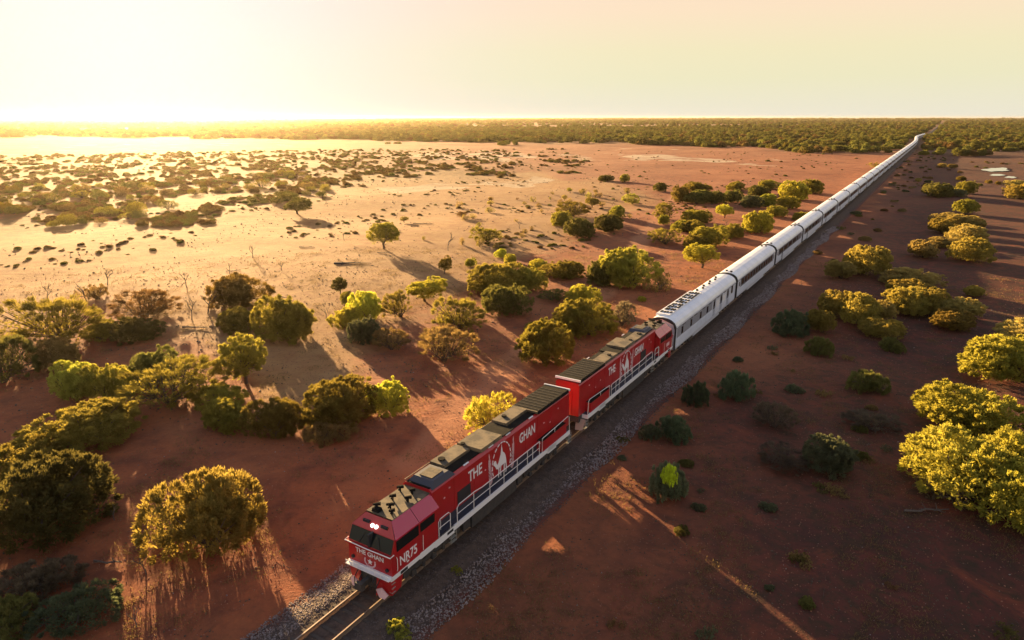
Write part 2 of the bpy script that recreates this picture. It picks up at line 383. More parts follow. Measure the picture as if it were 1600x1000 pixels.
# camel with rider, facing left, inside a dashed arch
CAMEL = [[(-.95, .20), (-.78, .30), (-.66, .22), (-.62, .05), (-.50, -.12), (-.36, -.02), (-.22, .26), (-.10, .50), (-.05, .85), (0, 1.12), (.05, .86), (.12, .56), (.30, .42), (.44, .20), (.52, -.10), (.56, -.36), (.40, -.36), (.20, -.34), (-.10, -.38), (-.40, -.46), (-.62, -.36), (-.78, -.10), (-.96, .06)],
         [(-.40, -.40), (-.28, -.40), (-.30, -.75), (-.34, -1.06), (-.42, -1.06), (-.40, -.75)], [(-.18, -.36), (-.06, -.36), (-.10, -.72), (-.06, -1.06), (-.14, -1.06), (-.18, -.72)],
         [(.24, -.36), (.36, -.36), (.34, -.74), (.30, -1.06), (.22, -1.06), (.25, -.72)], [(.44, -.34), (.56, -.36), (.60, -.70), (.54, -1.06), (.46, -1.06), (.50, -.70)]]
ARCH = []
for k in range(13):
    a0 = math.radians(-25+k*18.2); a1 = a0+math.radians(12.5)
    ARCH.append([(1.12*math.cos(a0), 1.35*math.sin(a0)+.05), (1.12*math.cos(a1), 1.35*math.sin(a1)+.05), (1.04*math.cos(a1), 1.27*math.sin(a1)+.05), (1.04*math.cos(a0), 1.27*math.sin(a0)+.05)])
LEAF = []
def leaf(x, y, a, L, w):
    c, s_ = math.cos(a), math.sin(a)
    LEAF.append([(x, y), (x+c*L*.5-s_*w, y+s_*L*.5+c*w), (x+c*L, y+s_*L), (x+c*L*.5+s_*w, y+s_*L*.5-c*w)])
for sx_ in (-1, 1):
    for st, hh in ((0, 1.75), (.16, 1.45)):
        for k in range(7):
            y = -1.15+k*hh/7+st*.8; x = sx_*(1.28+.10*st+.02*k); 
            leaf(x, y, R(90-sx_*(38-3*k)), .34, .045); leaf(x, y, R(90+sx_*(38-3*k)), .32, .045)
        leaf(sx_*1.40, -1.15+hh, R(90-sx_*6), .5, .05); leaf(sx_*1.30, -1.2, R(90), 1.3, .025)
STAR = [[(.5*math.sin(math.pi*k/5)*(1 if k % 2 == 0 else .42), .5*math.cos(math.pi*k/5)*(1 if k % 2 == 0 else .42)) for k in range(10)]]

def locomotive(number):
    L = 19.6
    t = link('diesel_locomotive', None)
    # underframe
    MB().box(-1.47, 1.47, 3.4, L-.05, 1.18, 1.50).box(-1.475, 1.475, 3.5, 5.2, 1.06, 1.50).box(-1.47, 1.47, -.02, 3.4, 1.20, 1.46).box(-1.475, 1.475, 2.2, 3.5, 1.14, 1.5) \
        .box(-1.47, 1.47, 16.2, 17.4, 1.06, 1.49).build('sill', M['white'], t)
    MB().box(-1.40, 1.40, 3.7, L-.1, 1.501, 1.53).build('walkway', M['navy'], t)
    for y in (.6, 4.55):
        for s_ in (-1, 1):
            MB().box(s_*1.478-.008, s_*1.478+.008, y, y+.55, 1.24, 1.40).build('sill_pocket', M['coachdark'], t)
    # cab
    sec = [(-1.46, 1.46), (-1.46, 2.60), (-1.44, 3.38), (-.86, 4.0), (.86, 4.0), (1.44, 3.38), (1.46, 2.60), (1.46, 1.46)]
    fy = {1.46: 0.0, 2.60: .02, 3.38: .34, 4.0: .80}
    m = MB(); m.v = [(a, fy[b], b) for a, b in sec]+[(a, 3.75, b) for a, b in sec]; n = 8
    m.f = [(i_, (i_+1) % n, n+(i_+1) % n, n+i_) for i_ in (0, 1, 5, 6, 7)]+[(0, 7, 6, 1), (1, 6, 5, 2), (2, 5, 4, 3), (8, 9, 10, 11, 12, 13, 14, 15)]
    cab = m.build('cab_body', M['red'], t)
    for s_ in (-1, 1):
        mm = MB(); a = (s_*1.455, .38, 3.37); 
        mm.quad((s_*1.47, .36, 3.36), (s_*.875, .79, 4.01), (s_*.875, 2.2, 4.01), (s_*1.47, 2.2, 3.36)); mm.quad((s_*1.47, 2.23, 3.36), (s_*.875, 2.23, 4.01), (s_*.875, 3.9, 4.01), (s_*1.47, 3.9, 3.36))
        mm.quad((s_*1.47, .36, 3.36), (s_*1.47, 3.9, 3.36), (s_*1.47, 3.9, 3.30), (s_*1.47, .36, 3.30))
        mm.build('cab_roof_slope', M['redroof_sky'], t)
        MB().box(min(s_*1.452, s_*1.472), max(s_*1.452, s_*1.472), .42, 2.15, 2.66, 3.24).build('side_window', M['glass'], t)
        MB().box(min(s_*1.452, s_*1.470), max(s_*1.452, s_*1.470), 2.30, 3.50, 2.72, 3.22).build('side_window', M['glass'], t)
        d = MB().box(min(s_*1.44, s_*1.476), max(s_*1.44, s_*1.476), 2.46, 3.18, 1.52, 2.66).build('cab_door', M['red'], t)
        MB().tube([(s_*1.50, 2.42, 1.6), (s_*1.52, 2.42, 2.5)], .018, 5).build('door_grip', M['rail_w'], d)
        MB().tube([(s_*1.50, .34, 1.62), (s_*1.54, .34, 1.8), (s_*1.54, .34, 2.3), (s_*1.50, .34, 2.42)], .02, 5).build('grab_rail', M['rail_w'], t)
    # windscreen with centre post, ledge below, header lamps
    def ws(x0, x1):
        f0 = lambda z: .02+(z-2.60)/.78*.32
        mm = MB(); zz = (2.68, 3.36); mm.quad((x0, f0(zz[0])-.03, zz[0]), (x1, f0(zz[0])-.03, zz[0]), (x1*.985, f0(zz[1])-.03, zz[1]), (x0*.985, f0(zz[1])-.03, zz[1]))
        mm.quad((x0, f0(zz[0])+.01, zz[0]), (x1, f0(zz[0])+.01, zz[0]), (x1, f0(zz[0])-.03, zz[0]), (x0, f0(zz[0])-.03, zz[0]))
        mm.build('windscreen', M['glass'], t)
    ws(-1.42, -.06); ws(.06, 1.42)
    MB().box(-.055, .055, -.03, .34, 2.66, 3.38).build('windscreen_post', M['coachdark'], t)
    MB().box(-1.50, 1.50, -.16, .10, 2.54, 2.62).build('ledge', M['red'], t)
    MB().tube([(-1.53, .12, 2.68), (-1.53, -.16, 2.66), (0, -.19, 2.66), (1.53, -.16, 2.66), (1.53, .12, 2.68)], .028, 6).build('ledge_rail', M['rail_w'], t)
    for x in (-.13, .13):
        MB().tube([(x, .40, 3.62), (x, .52, 3.62)], .095, 12).build('headlight', M['lamp'], t)
    for x in (-.6, .6):
        MB().box(x-.22, x+.22, .50, .60, 3.62, 3.76).build('number_box', M['coachdark'], t)
    for x in (-1.15, 1.15):
        MB().tube([(x, -.08, 1.74), (x, .02, 1.74)], .10, 10).build('marker_lamp', M['coachdark'], t)
        MB().tube([(x*.62, -.02, 2.69), (x*.40, .22, 3.22)], .014, 4).build('wiper', M['coachdark'], t)
    MB().box(-.88, .88, .86, 3.9, 4.0, 4.05).build('cab_roof', M['roofdust'], t)
    for x, y, s_ in ((-.5, 1.25, .30), (.1, 1.6, .36), (-.35, 2.3, .28), (.45, 2.6, .30), (.55, 1.2, .24), (-.6, 3.2, .3), (.15, 3.3, .25)):
        mm = MB().tube([(x, y, 4.05), (x, y, 4.28)], .05, 6); mm.tube([(x-s_/2, y-.1, 4.30), (x+s_/2, y+.12, 4.33)], .07, 6, .10); mm.tube([(x+.05, y-s_*.6, 4.22), (x-.05, y+s_*.5, 4.30)], .045, 6)
        mm.build('roof_horn', M['roofblack'], t)
    MB().box(-.62, -.15, .95, 1.3, 4.05, 4.22, .04, .04).build('roof_aerial_box', M['roofblack'], t)
    # front buffer beam, plough, coupler
    fm = MB(); fm.box(-1.47, 1.47, -.10, .02, 1.22, 1.47); fm.box(-1.47, 1.47, -.30, -.10, 1.34, 1.38)
    fm.build('buffer_beam', M['white'], t)
    mm = MB()
    for x in (-1.36, -1.0, -.6, .6, 1.0, 1.36): mm.tube([(x, -.34, 1.40), (x, -.34, 1.62)], .018, 5)
    mm.tube([(-1.4, -.34, 1.63), (1.4, -.34, 1.63)], .02, 5); mm.build('front_handrail', M['rail_w'], t)
    for s_ in (-1, 1):
        mm = MB(); x0 = .55*s_; x1 = 1.38*s_
        mm.quad((x0, -.16, 1.2), (x1, -.10, 1.2), (x1, .02, .30), (x0, -.30, .22)); mm.quad((x0, .0, 1.2), (x1, .06, 1.2), (x1, .10, .30), (x0, -.2, .22)); mm.quad((x1, -.10, 1.2), (x1, .9, 1.2), (x1, .7, .42), (x1, .02, .30))
        mm.build('plough', M['red'], t)
        pw_ = MB(); pw_.quad((x0*1.1, -.34, .62), (x0*1.75, -.30, .80), (x0*2.35, -.20, .42), (x0*2.0, -.28, .16), (x0*1.5, -.36, .24)); pw_.quad((x0*1.1, -.30, .62), (x0*1.75, -.26, .80), (x0*2.35, -.16, .42), (x0*2.0, -.24, .16), (x0*1.5, -.32, .24))
        pw_.build('plough_blade', M['pinkdecal'], t)
        for k in range(3): MB().box(min(s_*1.1, s_*1.42), max(s_*1.1, s_*1.42), -.02, .25, .45+k*.26, .48+k*.26).build('front_step', M['rail_y'], t)
    MB().box(-.16, .16, -.75, .0, .78, 1.04, .03, .05).box(-.26, .26, -.98, -.70, .72, 1.10, .04, .03).build('coupler', M['dark'], t)
    mm = MB()
    for x, dx in ((-.42, .1), (.42, -.1), (-.75, .05), (.75, -.05)): mm.tube([(x, -.12, 1.18), (x, -.42, .9), (x+dx, -.5, .55), (x+dx*2, -.3, .45)], .03, 5)
    mm.build('air_hose', M['coachdark'], t)
    MB().box(-.55, .55, -.12, .3, .42, 1.2).build('headstock', M['dark'], t)
    # long hood
    hp = [(-1.0, 1.53), (-1.0, 4.06), (-.84, 4.22), (.84, 4.22), (1.0, 4.06), (1.0, 1.53)]
    MB().prism(hp, 3.9, L+.62).build('hood', M['red'], t)
    MB().box(-1.012, 1.012, 3.95, 15.4, 1.532, 1.98).build('hood_base', M['navy'], t)
    for k, y in enumerate((5.9, 7.9, 9.9, 11.9, 13.9, 15.5, 17.4)):
        for s_ in (-1, 1): MB().box(min(s_*1.0, s_*1.014), max(s_*1.0, s_*1.014), y, y+.035, 2.0, 3.98).build('door_seam', M['red'], t)
    for s_ in (-1, 1):
        MB().box(min(s_*1.0, s_*1.02), max(s_*1.0, s_*1.02), 6.2, 7.5, 2.1, 2.95).build('air_grille', M['coachdark'], t)
        for y, z in ((4.9, 3.2), (5.4, 3.6), (9.0, 3.0), (13.2, 3.2), (16.3, 3.2), (18.4, 3.5), (17.2, 2.9)):
            MB().box(min(s_*1.01, s_*1.03), max(s_*1.01, s_*1.03), y, y+.13, z, z+.07).build('latch', M['pinkdecal'], t)
        # lower casing by the rear bogie
        MB().box(min(s_*1.0, s_*1.44), max(s_*1.0, s_*1.44), 15.4, 19.0, 1.52, 2.28).build('side_casing', M['red'], t)
        MB().box(min(s_*1.0, s_*1.42), max(s_*1.0, s_*1.42), 15.45, 18.95, 2.282, 2.31).build('casing_lid', M['roofblack'], t)
    # roof boxes
    MB().box(-.80, .80, 3.95, 19.5, 4.22, 4.26).build('hood_roof', M['roofblack'], t)
    bb = MB(); bb.box(-.78, .98, 4.0, 6.1, 4.18, 4.52, .22, .35); bb.build('brake_resistor', M['navy'], t)
    MB().box(-.30, .55, 4.5, 5.5, 4.521, 4.56).build('resistor_lid', M['roofdust'], t)
    MB().box(-.92, .18, 6.15, 8.7, 4.24, 4.42, .03, .03).build('roof_hatch', M['roofdust'], t)
    MB().tube([(-.45, 6.7, 4.42), (-.45, 6.7, 4.50)], .22, 14).build('exhaust_stack', M['roofblack'], t)
    MB().box(-.92, .92, 8.8, 11.2, 4.26, 4.46, .06, .04).build('roof_hatch', M['roofdust'], t)
    MB().tube([(-.5, 8.9, 4.46), (-.5, 8.9, 4.52)], .15, 12).build('roof_vent', M['roofblack'], t)
    MB().box(-.88, .88, 11.3, 12.6, 4.26, 4.34).build('roof_grille', M['roofblack'], t)
    MB().box(-.92, .22, 12.7, 15.4, 4.26, 4.44, .03, .04).build('roof_hatch', M['roofdust'], t)
    MB().tube([(-.5, 13.6, 4.44), (-.5, 13.6, 4.52)], .17, 12).build('roof_vent', M['roofblack'], t)
    MB().box(-1.0, 1.06, 15.5, 20.05, 4.20, 4.42, .05, .03).build('radiator', M['roofblack'], t)
    for k in range(9):
        MB().box(-.9, .96, 15.75+k*.44, 15.79+k*.44, 4.42, 4.44).build('radiator_slat', M['dark'], t)
    MB().box(-1.04, 1.10, 20.05, 20.15, 4.30, 4.46).build('roof_edge', M['white'], t)
    MB().box(-.96, 1.02, 15.36, 15.48, 4.30, 4.44).build('roof_edge', M['roofdust'], t)
    for y in (7.0, 9.6, 11.6, 14.5): MB().box(.86, .93, y, y+.5, 4.22, 4.28).build('lifting_lug', M['white'], t)
    MB().tube([(-.95, 4.0, 4.28), (-.95, 19.4, 4.28)], .03, 5).build('roof_conduit', M['roofdust'], t)
    # handrails
    for s_ in (-1, 1):
        x = s_*1.44
        a = MB().tube([(x, 3.85, 1.5), (x, 3.85, 2.45), (x, 4.02, 2.58), (x, 4.75, 2.58), (x, 4.9, 2.45), (x, 4.9, 1.5)], .026, 6)
        a.tube([(x, 3.85, 2.05), (x, 4.9, 2.05)], .02, 5); a.tube([(x, 4.02, 1.9), (x, 4.02, 2.5)], .018, 5); a.build('handrail', M['rail_w'], t)
        a = MB().tube([(x, 5.55, 1.5), (x, 5.55, 2.42), (x, 5.75, 2.58), (x, 7.3, 2.60), (x, 8.1, 2.50), (x, 15.0, 2.50), (x, 15.1, 2.32)], .026, 6)
        a.tube([(x, 5.55, 2.05), (x, 15.0, 2.02)], .020, 5)
        for y in (7.2, 8.9, 10.5, 12.1, 13.4, 14.1, 15.0): a.tube([(x, y, 1.5), (x, y, 2.52)], .024, 5)
        a.build('handrail', M['rail_w'], t)
        a = MB().tube([(x, 15.4, 1.5), (x, 15.4, 2.55), (x, 19.2, 2.72), (x, 19.4, 2.6), (x, 19.5, 1.5)], .024, 6)
        a.tube([(x, 17.2, 2.3), (x, 17.2, 2.62)], .02, 5); a.build('handrail', M['rail_w'], t)
        for y in (4.95, 19.35):
            a = MB(); a.tube([(s_*1.42, y, 1.2), (s_*1.42, y, .42)], .022, 5); a.tube([(s_*1.42, y+.5, 1.2), (s_*1.42, y+.5, .42)], .022, 5)
            for z in (.45, .72, .98): a.box(min(s_*1.25, s_*1.44), max(s_*1.25, s_*1.44), y, y+.5, z, z+.03)
            a.build('steps', M['rail_y'], t)
    # rear end
    MB().box(-.98, .98, L-.05, L+.55, 1.0, 1.5).build('rear_platform', M['dark'], t)
    for s_ in (-1, 1):
        q = MB(); q.quad((s_*.6, L+.2, 1.2), (s_*1.4, L+.16, 1.2), (s_*1.3, L+.5, .4), (s_*.7, L+.55, .35)); q.quad((s_*.6, L+.16, 1.2), (s_*1.4, L+.12, 1.2), (s_*1.3, L+.46, .4), (s_*.7, L+.51, .35)); q.build('rear_plough', M['rail_y'], t)
    MB().box(-.16, .16, L, L+1.0, .78, 1.04).box(-.26, .26, L+.9, L+1.18, .72, 1.10).build('coupler', M['dark'], t)
    MB().box(-.42, .42, L+.60, L+.67, 1.55, 3.5).build('end_door', M['red'], t)
    # below the floor
    MB().box(-1.36, 1.36, 7.1, 12.2, .26, 1.18, .06, .1).build('fuel_tank', M['dark'], t)
    MB().box(-1.30, 1.30, 6.3, 7.0, .42, 1.16).build('equipment_box', M['dark'], t); MB().box(-1.30, 1.30, 12.4, 13.0, .42, 1.16).build('equipment_box', M['dark'], t)
    MB().box(-.9, .9, .2, L-.2, 1.0, 1.19).build('underframe', M['dark'], t)
    bogie(t, 3.6, 3, 1.75, 1.04); bogie(t, 15.9, 3, 1.75, 1.04)
    # print
    for side, x, q in (('R', 1.008, 1), ('L', -1.008, -1)):
        ys = (8.0, 10.9, 14.1) if side == 'R' else (14.1, 10.9, 8.0)
        text('THE', .98, t, (x+.012*q, ys[0], 3.05), side, M['decal'])
        text('GHAN', .98, t, (x+.012*q, ys[2], 3.05), side, M['decal'], sx=.74)
        plate(CAMEL, 'camel_emblem', M['decal'], t, (x+.012*q, ys[1], 2.86), side, .98)
        plate(ARCH, 'emblem_arch', M['decal'], t, (x+.012*q, ys[1], 2.72), side, 1.0)
        plate(LEAF, 'emblem_leaves', M['pinkdecal'], t, (x+.012*q, ys[1], 2.86), side, .98)
        yy = 1.28
        if number: text(number, .74, t, (1.466*q, yy, 1.76), side, M['decal'], 'running_number', sx=.80)
        else: MB().box(min(1.462*q, 1.474*q), max(1.462*q, 1.474*q), .9, 1.75, 1.9, 2.25).build('number_panel', M['pinkdecal'], t)
        MB().box(min(1.462*q, 1.474*q), max(1.462*q, 1.474*q), 1.12, 1.30, 1.62, 1.70).build('builder_plate', M['decal'], t)
    text('THE GHAN', .38, t, (0, -.012, 2.10), 'F', M['decal'], sx=1.0)
    plate([[(x*.36, y*.36) for x, y in p] for p in STAR], 'front_star', M['decal'], t, (0, -.012, 1.80), 'F')
    ring = []
    for k in range(14):
        a0 = math.radians(-210+k*240/14); a1 = a0+math.radians(13)
        ring.append([(.40*math.cos(a0), .33*math.sin(a0)), (.40*math.cos(a1), .33*math.sin(a1)), (.31*math.cos(a1), .25*math.sin(a1)), (.31*math.cos(a0), .25*math.sin(a0))])
    plate(ring, 'front_wreath', M['pinkdecal'], t, (0, -.012, 1.80), 'F')
    return t
l1 = tag(locomotive('NR75'), 'red diesel locomotive leading the train, lit headlights over the windscreen', 'locomotive', 'red locomotives at the head of the train')
l1.location = path(0, 0, RAIL); l1.rotation_euler = (0, 0, -TH)
l2 = tag(locomotive(None), 'second red locomotive, coupled tail to tail behind the first, cab against the silver coaches', 'locomotive', 'red locomotives at the head of the train')
l2.location = path(42.1, 0, RAIL); l2.rotation_euler = (0, 0, -TH+math.pi)

# ------------------------------------------------------------ coaches
CL = 23.9
prof = [(1.40, .72), (1.47, .95), (1.48, 3.02)]
rprof = [(1.50, 3.02), (1.47, 3.22), (1.30, 3.55), (.98, 3.80), (.55, 3.96), (0, 4.01)]
def coach(kind, near):
    t = link('passenger_coach' if kind != 'power' else 'power_van', None)
    body = [(x, z) for x, z in prof]+[(-x, z) for x, z in prof[::-1]]
    MB().prism(body, .18, CL-.18).build('body_shell', M['silver'], t)
    r_ = [(x, z) for x, z in rprof]+[(-x, z) for x, z in rprof[::-1][1:]]
    MB().prism(r_, .15, CL-.15).build('roof', M['silverroof'], t, smooth=False)
    # rubber arches at the ends
    for y in (-.02, CL-.16):
        a = [(x*1.012, z+.02) for x, z in r_]+[(-1.50, .80), (-1.38, .80), (-1.38, 2.9), (-1.2, 3.45), (0, 3.86), (1.2, 3.45), (1.38, 2.9), (1.38, .80), (1.50, .80)]
        o = MB().prism([(x, z) for x, z in a], y, y+.18).build('end_arch', M['coachdark'], t)
        MB().box(-.62, .62, y-.10 if y < 1 else y+.16, y+.02 if y < 1 else y+.28, .9, 3.3).build('gangway', M['coachdark'], t)
    # fluted lower side, gutter line
    fl = MB()
    for s_ in (-1, 1):
        for z in [1.0+.15*k for k in range(6)]: fl.box(min(s_*1.46, s_*1.525), max(s_*1.46, s_*1.525), .4, CL-.4, z, z+.06)
    tag(fl.build('fluting', M['silver'], t), kind='stuff')
    for s_ in (-1, 1):
        MB().box(min(s_*1.49, s_*1.53), max(s_*1.49, s_*1.53), .3, CL-.3, 3.0, 3.05).build('gutter', M['band'], t)
        if kind != 'power': MB().box(min(s_*1.481, s_*1.487), max(s_*1.481, s_*1.487), 1.9, CL-1.5, 1.90, 2.97).build('window_band', M['band'], t)
        else: MB().box(min(s_*1.481, s_*1.486), max(s_*1.481, s_*1.486), .5, 13.2, 1.95, 2.92).build('side_band', mat_bandlight, t)
        # skirt with cut-outs
        for a, b in ((6.6, 16.9),): MB().box(min(s_*1.30, s_*1.40), max(s_*1.30, s_*1.40), a, b, .48, .74, 0, .25).build('skirt', M['silver'], t)
    wins = []
    if kind == 'power':
        wins = [(1.9, .55, .75), (4.9, .55, .75), (8.3, .55, .75), (10.9, .55, .75), (21.6, .7, 1.0)]
    elif kind == 'sleeper': wins = [(2.5+1.62*k, 1.12, .74) for k in range(12)]
    else: wins = [(2.5+k*1.05+(k//3)*.75, .86, .74) for k in range(13)]
    if near:
        wm = {}
        for s_ in (-1, 1):
            for y, w, h in wins:
                key = (w, h)
                if key not in wm: o = MB().box(-.02, .02, 0, w, 0, h, 0, .02).build('window', M['glass'], t); wm[key] = o.data
                else: o = link('window', wm[key], t)
                o.location = (s_*1.488, y, 2.12 if kind != 'power' else 2.05)
    else:
        a = MB()
        for s_ in (-1, 1):
            for y, w, h in wins: a.box(min(s_*1.475, s_*1.505), max(s_*1.475, s_*1.505), y, y+w, 2.12, 2.12+h)
        tag(a.build('windows', M['glass'], t), kind='stuff')
    dy = (13.6, 16.6, 19.6) if kind == 'power' else (.8, CL-1.5)
    for s_ in (-1, 1):
        for y in dy:
            d = MB().box(min(s_*1.47, s_*1.492), max(s_*1.47, s_*1.492), y, y+.82, .98, 2.92).build('door', M['band'] if kind == 'power' else M['silver'], t)
            if near: MB().box(min(s_*1.48, s_*1.50), max(s_*1.48, s_*1.50), y+.2, y+.62, 2.15, 2.72).build('door_glass', M['glass'], d)
        if kind == 'power' and near:
            for y in (2.2, 4.6, 6.2, 9.2, 11.6, 15.2, 18.0): MB().box(min(s_*1.48, s_*1.50), max(s_*1.48, s_*1.50), y, y+1.0, 2.90, 2.99).build('side_louvre', M['coachdark'], t)
            for y in (14.9, 17.7): MB().box(min(s_*1.48, s_*1.495), max(s_*1.48, s_*1.495), y, y+1.3, 1.1, 2.6).build('roller_shutter', M['white'], t)
        if kind == 'lounge':
            e_ = [[(1.0*math.cos(a)*(.62+.12*math.sin(5*a)), .48*math.sin(a)*(1+.15*math.cos(4*a))) for a in [2*math.pi*k/18 for k in range(18)]]]
            plate(e_, 'crest', M['coachdark'], t, (s_*1.505, 5.2 if s_ > 0 else CL-5.2, 1.42), 'R' if s_ > 0 else 'L', 1.2)
    if kind == 'power':
        MB().box(-1.05, .45, 1.0, 12.2, 3.93, 4.12, .05, .05).build('roof_deck', M['white'], t)
        r = random.Random(3)
        for k in range(9):
            y = 1.5+k*1.15
            a = MB()
            for q in range(4): x = -.80+q*.32+r.uniform(-.05, .05); a.box(x, x+.2, y+r.uniform(0, .3), y+.55+r.uniform(0, .4), 4.12, 4.19)
            a.build('roof_grille', M['roofblack'], t)
        for k in range(7): MB().tube([(-.45+.3*(k % 2), 13.2+k*1.3, 3.9), (-.45+.3*(k % 2), 13.2+k*1.3, 4.16)], .15, 8).build('roof_vent', M['coachdark'], t)
    else:
        for x, y in ((.35, 1.0), (-.35, 1.35), (.15, CL-1.2), (-.4, CL-1.5)) if near else ((.3, 1.0),):
            MB().tube([(x, y, 3.92), (x, y, 4.12)], .16, 8).build('roof_vent', M['coachdark'], t)
        if near:
            for y in (6, 12, 18): MB().prism([(x*1.003, z+.012) for x, z in r_], y, y+.05).build('roof_seam', M['silver'], t)
    for k in range(4 if near else 2):
        y = 5.5+k*(3.25 if near else 6.5); MB().box(-1.2, 1.2, y, y+(3.15 if near else 6.4), .12, .74).build('equipment_box', M['dark'], t)  # underfloor gear enlarged to stop low sun passing beneath the coach
    if near: bogie(t, 3.4, 2, 2.4); bogie(t, CL-3.4, 2, 2.4)
    else: MB().box(-1.1, 1.1, 2, 5, .1, .8).box(-1.1, 1.1, CL-5, CL-2, .1, .8).build('bogies', M['dark'], t)
    return t
mat_bandlight = mat('grey_silver_band', (.30, .32, .37), .4, .1)
protos = {}
def place(kind, near, t0, label, group):
    key = (kind, near)
    if key not in protos: protos[key] = o = coach(kind, near)
    else: o = copy_tree(protos[key])
    a = path(t0, 0, RAIL); b = path(t0+CL, 0, RAIL); o.location = a
    o.rotation_euler = (0, 0, math.atan2(b.y-a.y, b.x-a.x)-math.pi/2)
    return tag(o, label, 'coach' if kind != 'power' else 'power van', group)
GRP = 'silver coaches of the long train'
place('power', True, 42.9, 'silver power van with dark roof grilles, directly behind the second red locomotive', GRP)
ordn = ['first', 'second', 'third', 'fourth', 'fifth', 'sixth', 'seventh', 'eighth', 'ninth', 'tenth', 'eleventh', 'twelfth', 'thirteenth', 'fourteenth', 'fifteenth', 'sixteenth', 'seventeenth', 'eighteenth', 'nineteenth', 'twentieth']
ordn += ['twenty-'+q for q in ordn[:9]]; ordn[20:] = ordn[20:29]+['thirtieth']+['thirty-'+q for q in ordn[:9]]
NCO = 38
for k in range(NCO):
    kind = 'sleeper' if k in (0,) else 'lounge'
    if k < 20: lb = f'silver passenger coach, {ordn[k]} behind the power van' + (', long unbroken row of windows' if k == 0 else ', dark crest low on its side' if k < 7 else '')
    elif k == NCO-1: lb = 'last silver coach at the tail of the train, where the bare track goes on'
    else: lb = f'small distant silver coach, {ordn[k]} behind the power van, towards the horizon'
    place(kind, k < 8, 67.4+24.65*k, lb, GRP if k < 20 else 'distant silver coaches near the tail of the train')
# ------------------------------------------------------------ vegetation
def leaf_mat(name, objcol=True, col=(.10, .12, .03)):
    m = bpy.data.materials.new(name); m.use_nodes = True; t = m.node_tree; t.nodes.clear()
    o = nn(t, 'ShaderNodeOutputMaterial'); d = nn(t, 'ShaderNodeBsdfDiffuse'); tr = nn(t, 'ShaderNodeBsdfTranslucent'); mx_ = nn(t, 'ShaderNodeMixShader'); mx_.inputs[0].default_value = .46
    oi = nn(t, 'ShaderNodeObjectInfo'); tc = nn(t, 'ShaderNodeTexCoord')
    n = nn(t, 'ShaderNodeTexNoise'); n.inputs['Scale'].default_value = 7; n.inputs['Detail'].default_value = 3; lk(t, tc.outputs['Object'], n.inputs['Vector'])
    hs = nn(t, 'ShaderNodeHueSaturation'); 
    if objcol: lk(t, oi.outputs['Color'], hs.inputs['Color'])
    else: hs.inputs['Color'].default_value = (*col, 1)
    r = nn(t, 'ShaderNodeMapRange'); r.inputs[1].default_value = .3; r.inputs[2].default_value = .7; r.inputs[3].default_value = .65; r.inputs[4].default_value = 1.35; lk(t, n.outputs[0], r.inputs[0])
    r2 = nn(t, 'ShaderNodeMapRange'); r2.inputs[3].default_value = .75; r2.inputs[4].default_value = 1.25; lk(t, oi.outputs['Random'], r2.inputs[0])
    mu = nn(t, 'ShaderNodeMath', operation='MULTIPLY'); lk(t, r.outputs[0], mu.inputs[0]); lk(t, r2.outputs[0], mu.inputs[1]); lk(t, mu.outputs[0], hs.inputs['Value'])
    r3 = nn(t, 'ShaderNodeMapRange'); r3.inputs[3].default_value = .478; r3.inputs[4].default_value = .515; lk(t, oi.outputs['Random'], r3.inputs[0]); lk(t, r3.outputs[0], hs.inputs['Hue'])
    lk(t, hs.outputs[0], d.inputs[0]); hg = nn(t, 'ShaderNodeVectorMath', operation='MULTIPLY'); hg.inputs[1].default_value = (1.65, 1.5, 1.1); lk(t, hs.outputs[0], hg.inputs[0]); lk(t, hg.outputs[0], tr.inputs[0]); lk(t, d.outputs[0], mx_.inputs[1]); lk(t, tr.outputs[0], mx_.inputs[2]); lk(t, mx_.outputs[0], o.inputs[0])
    return m
LM = leaf_mat('desert_foliage'); BK = mat('dry_bark', (.105, .075, .055), .9, noise=(8, (.06, .04, .03), .3, .7))
DW = mat('bleached_deadwood', (.13, .10, .085), .9, noise=(8, (.06, .045, .035), .3, .7))
LF = leaf_mat('far_foliage', False, (.120, .125, .040))

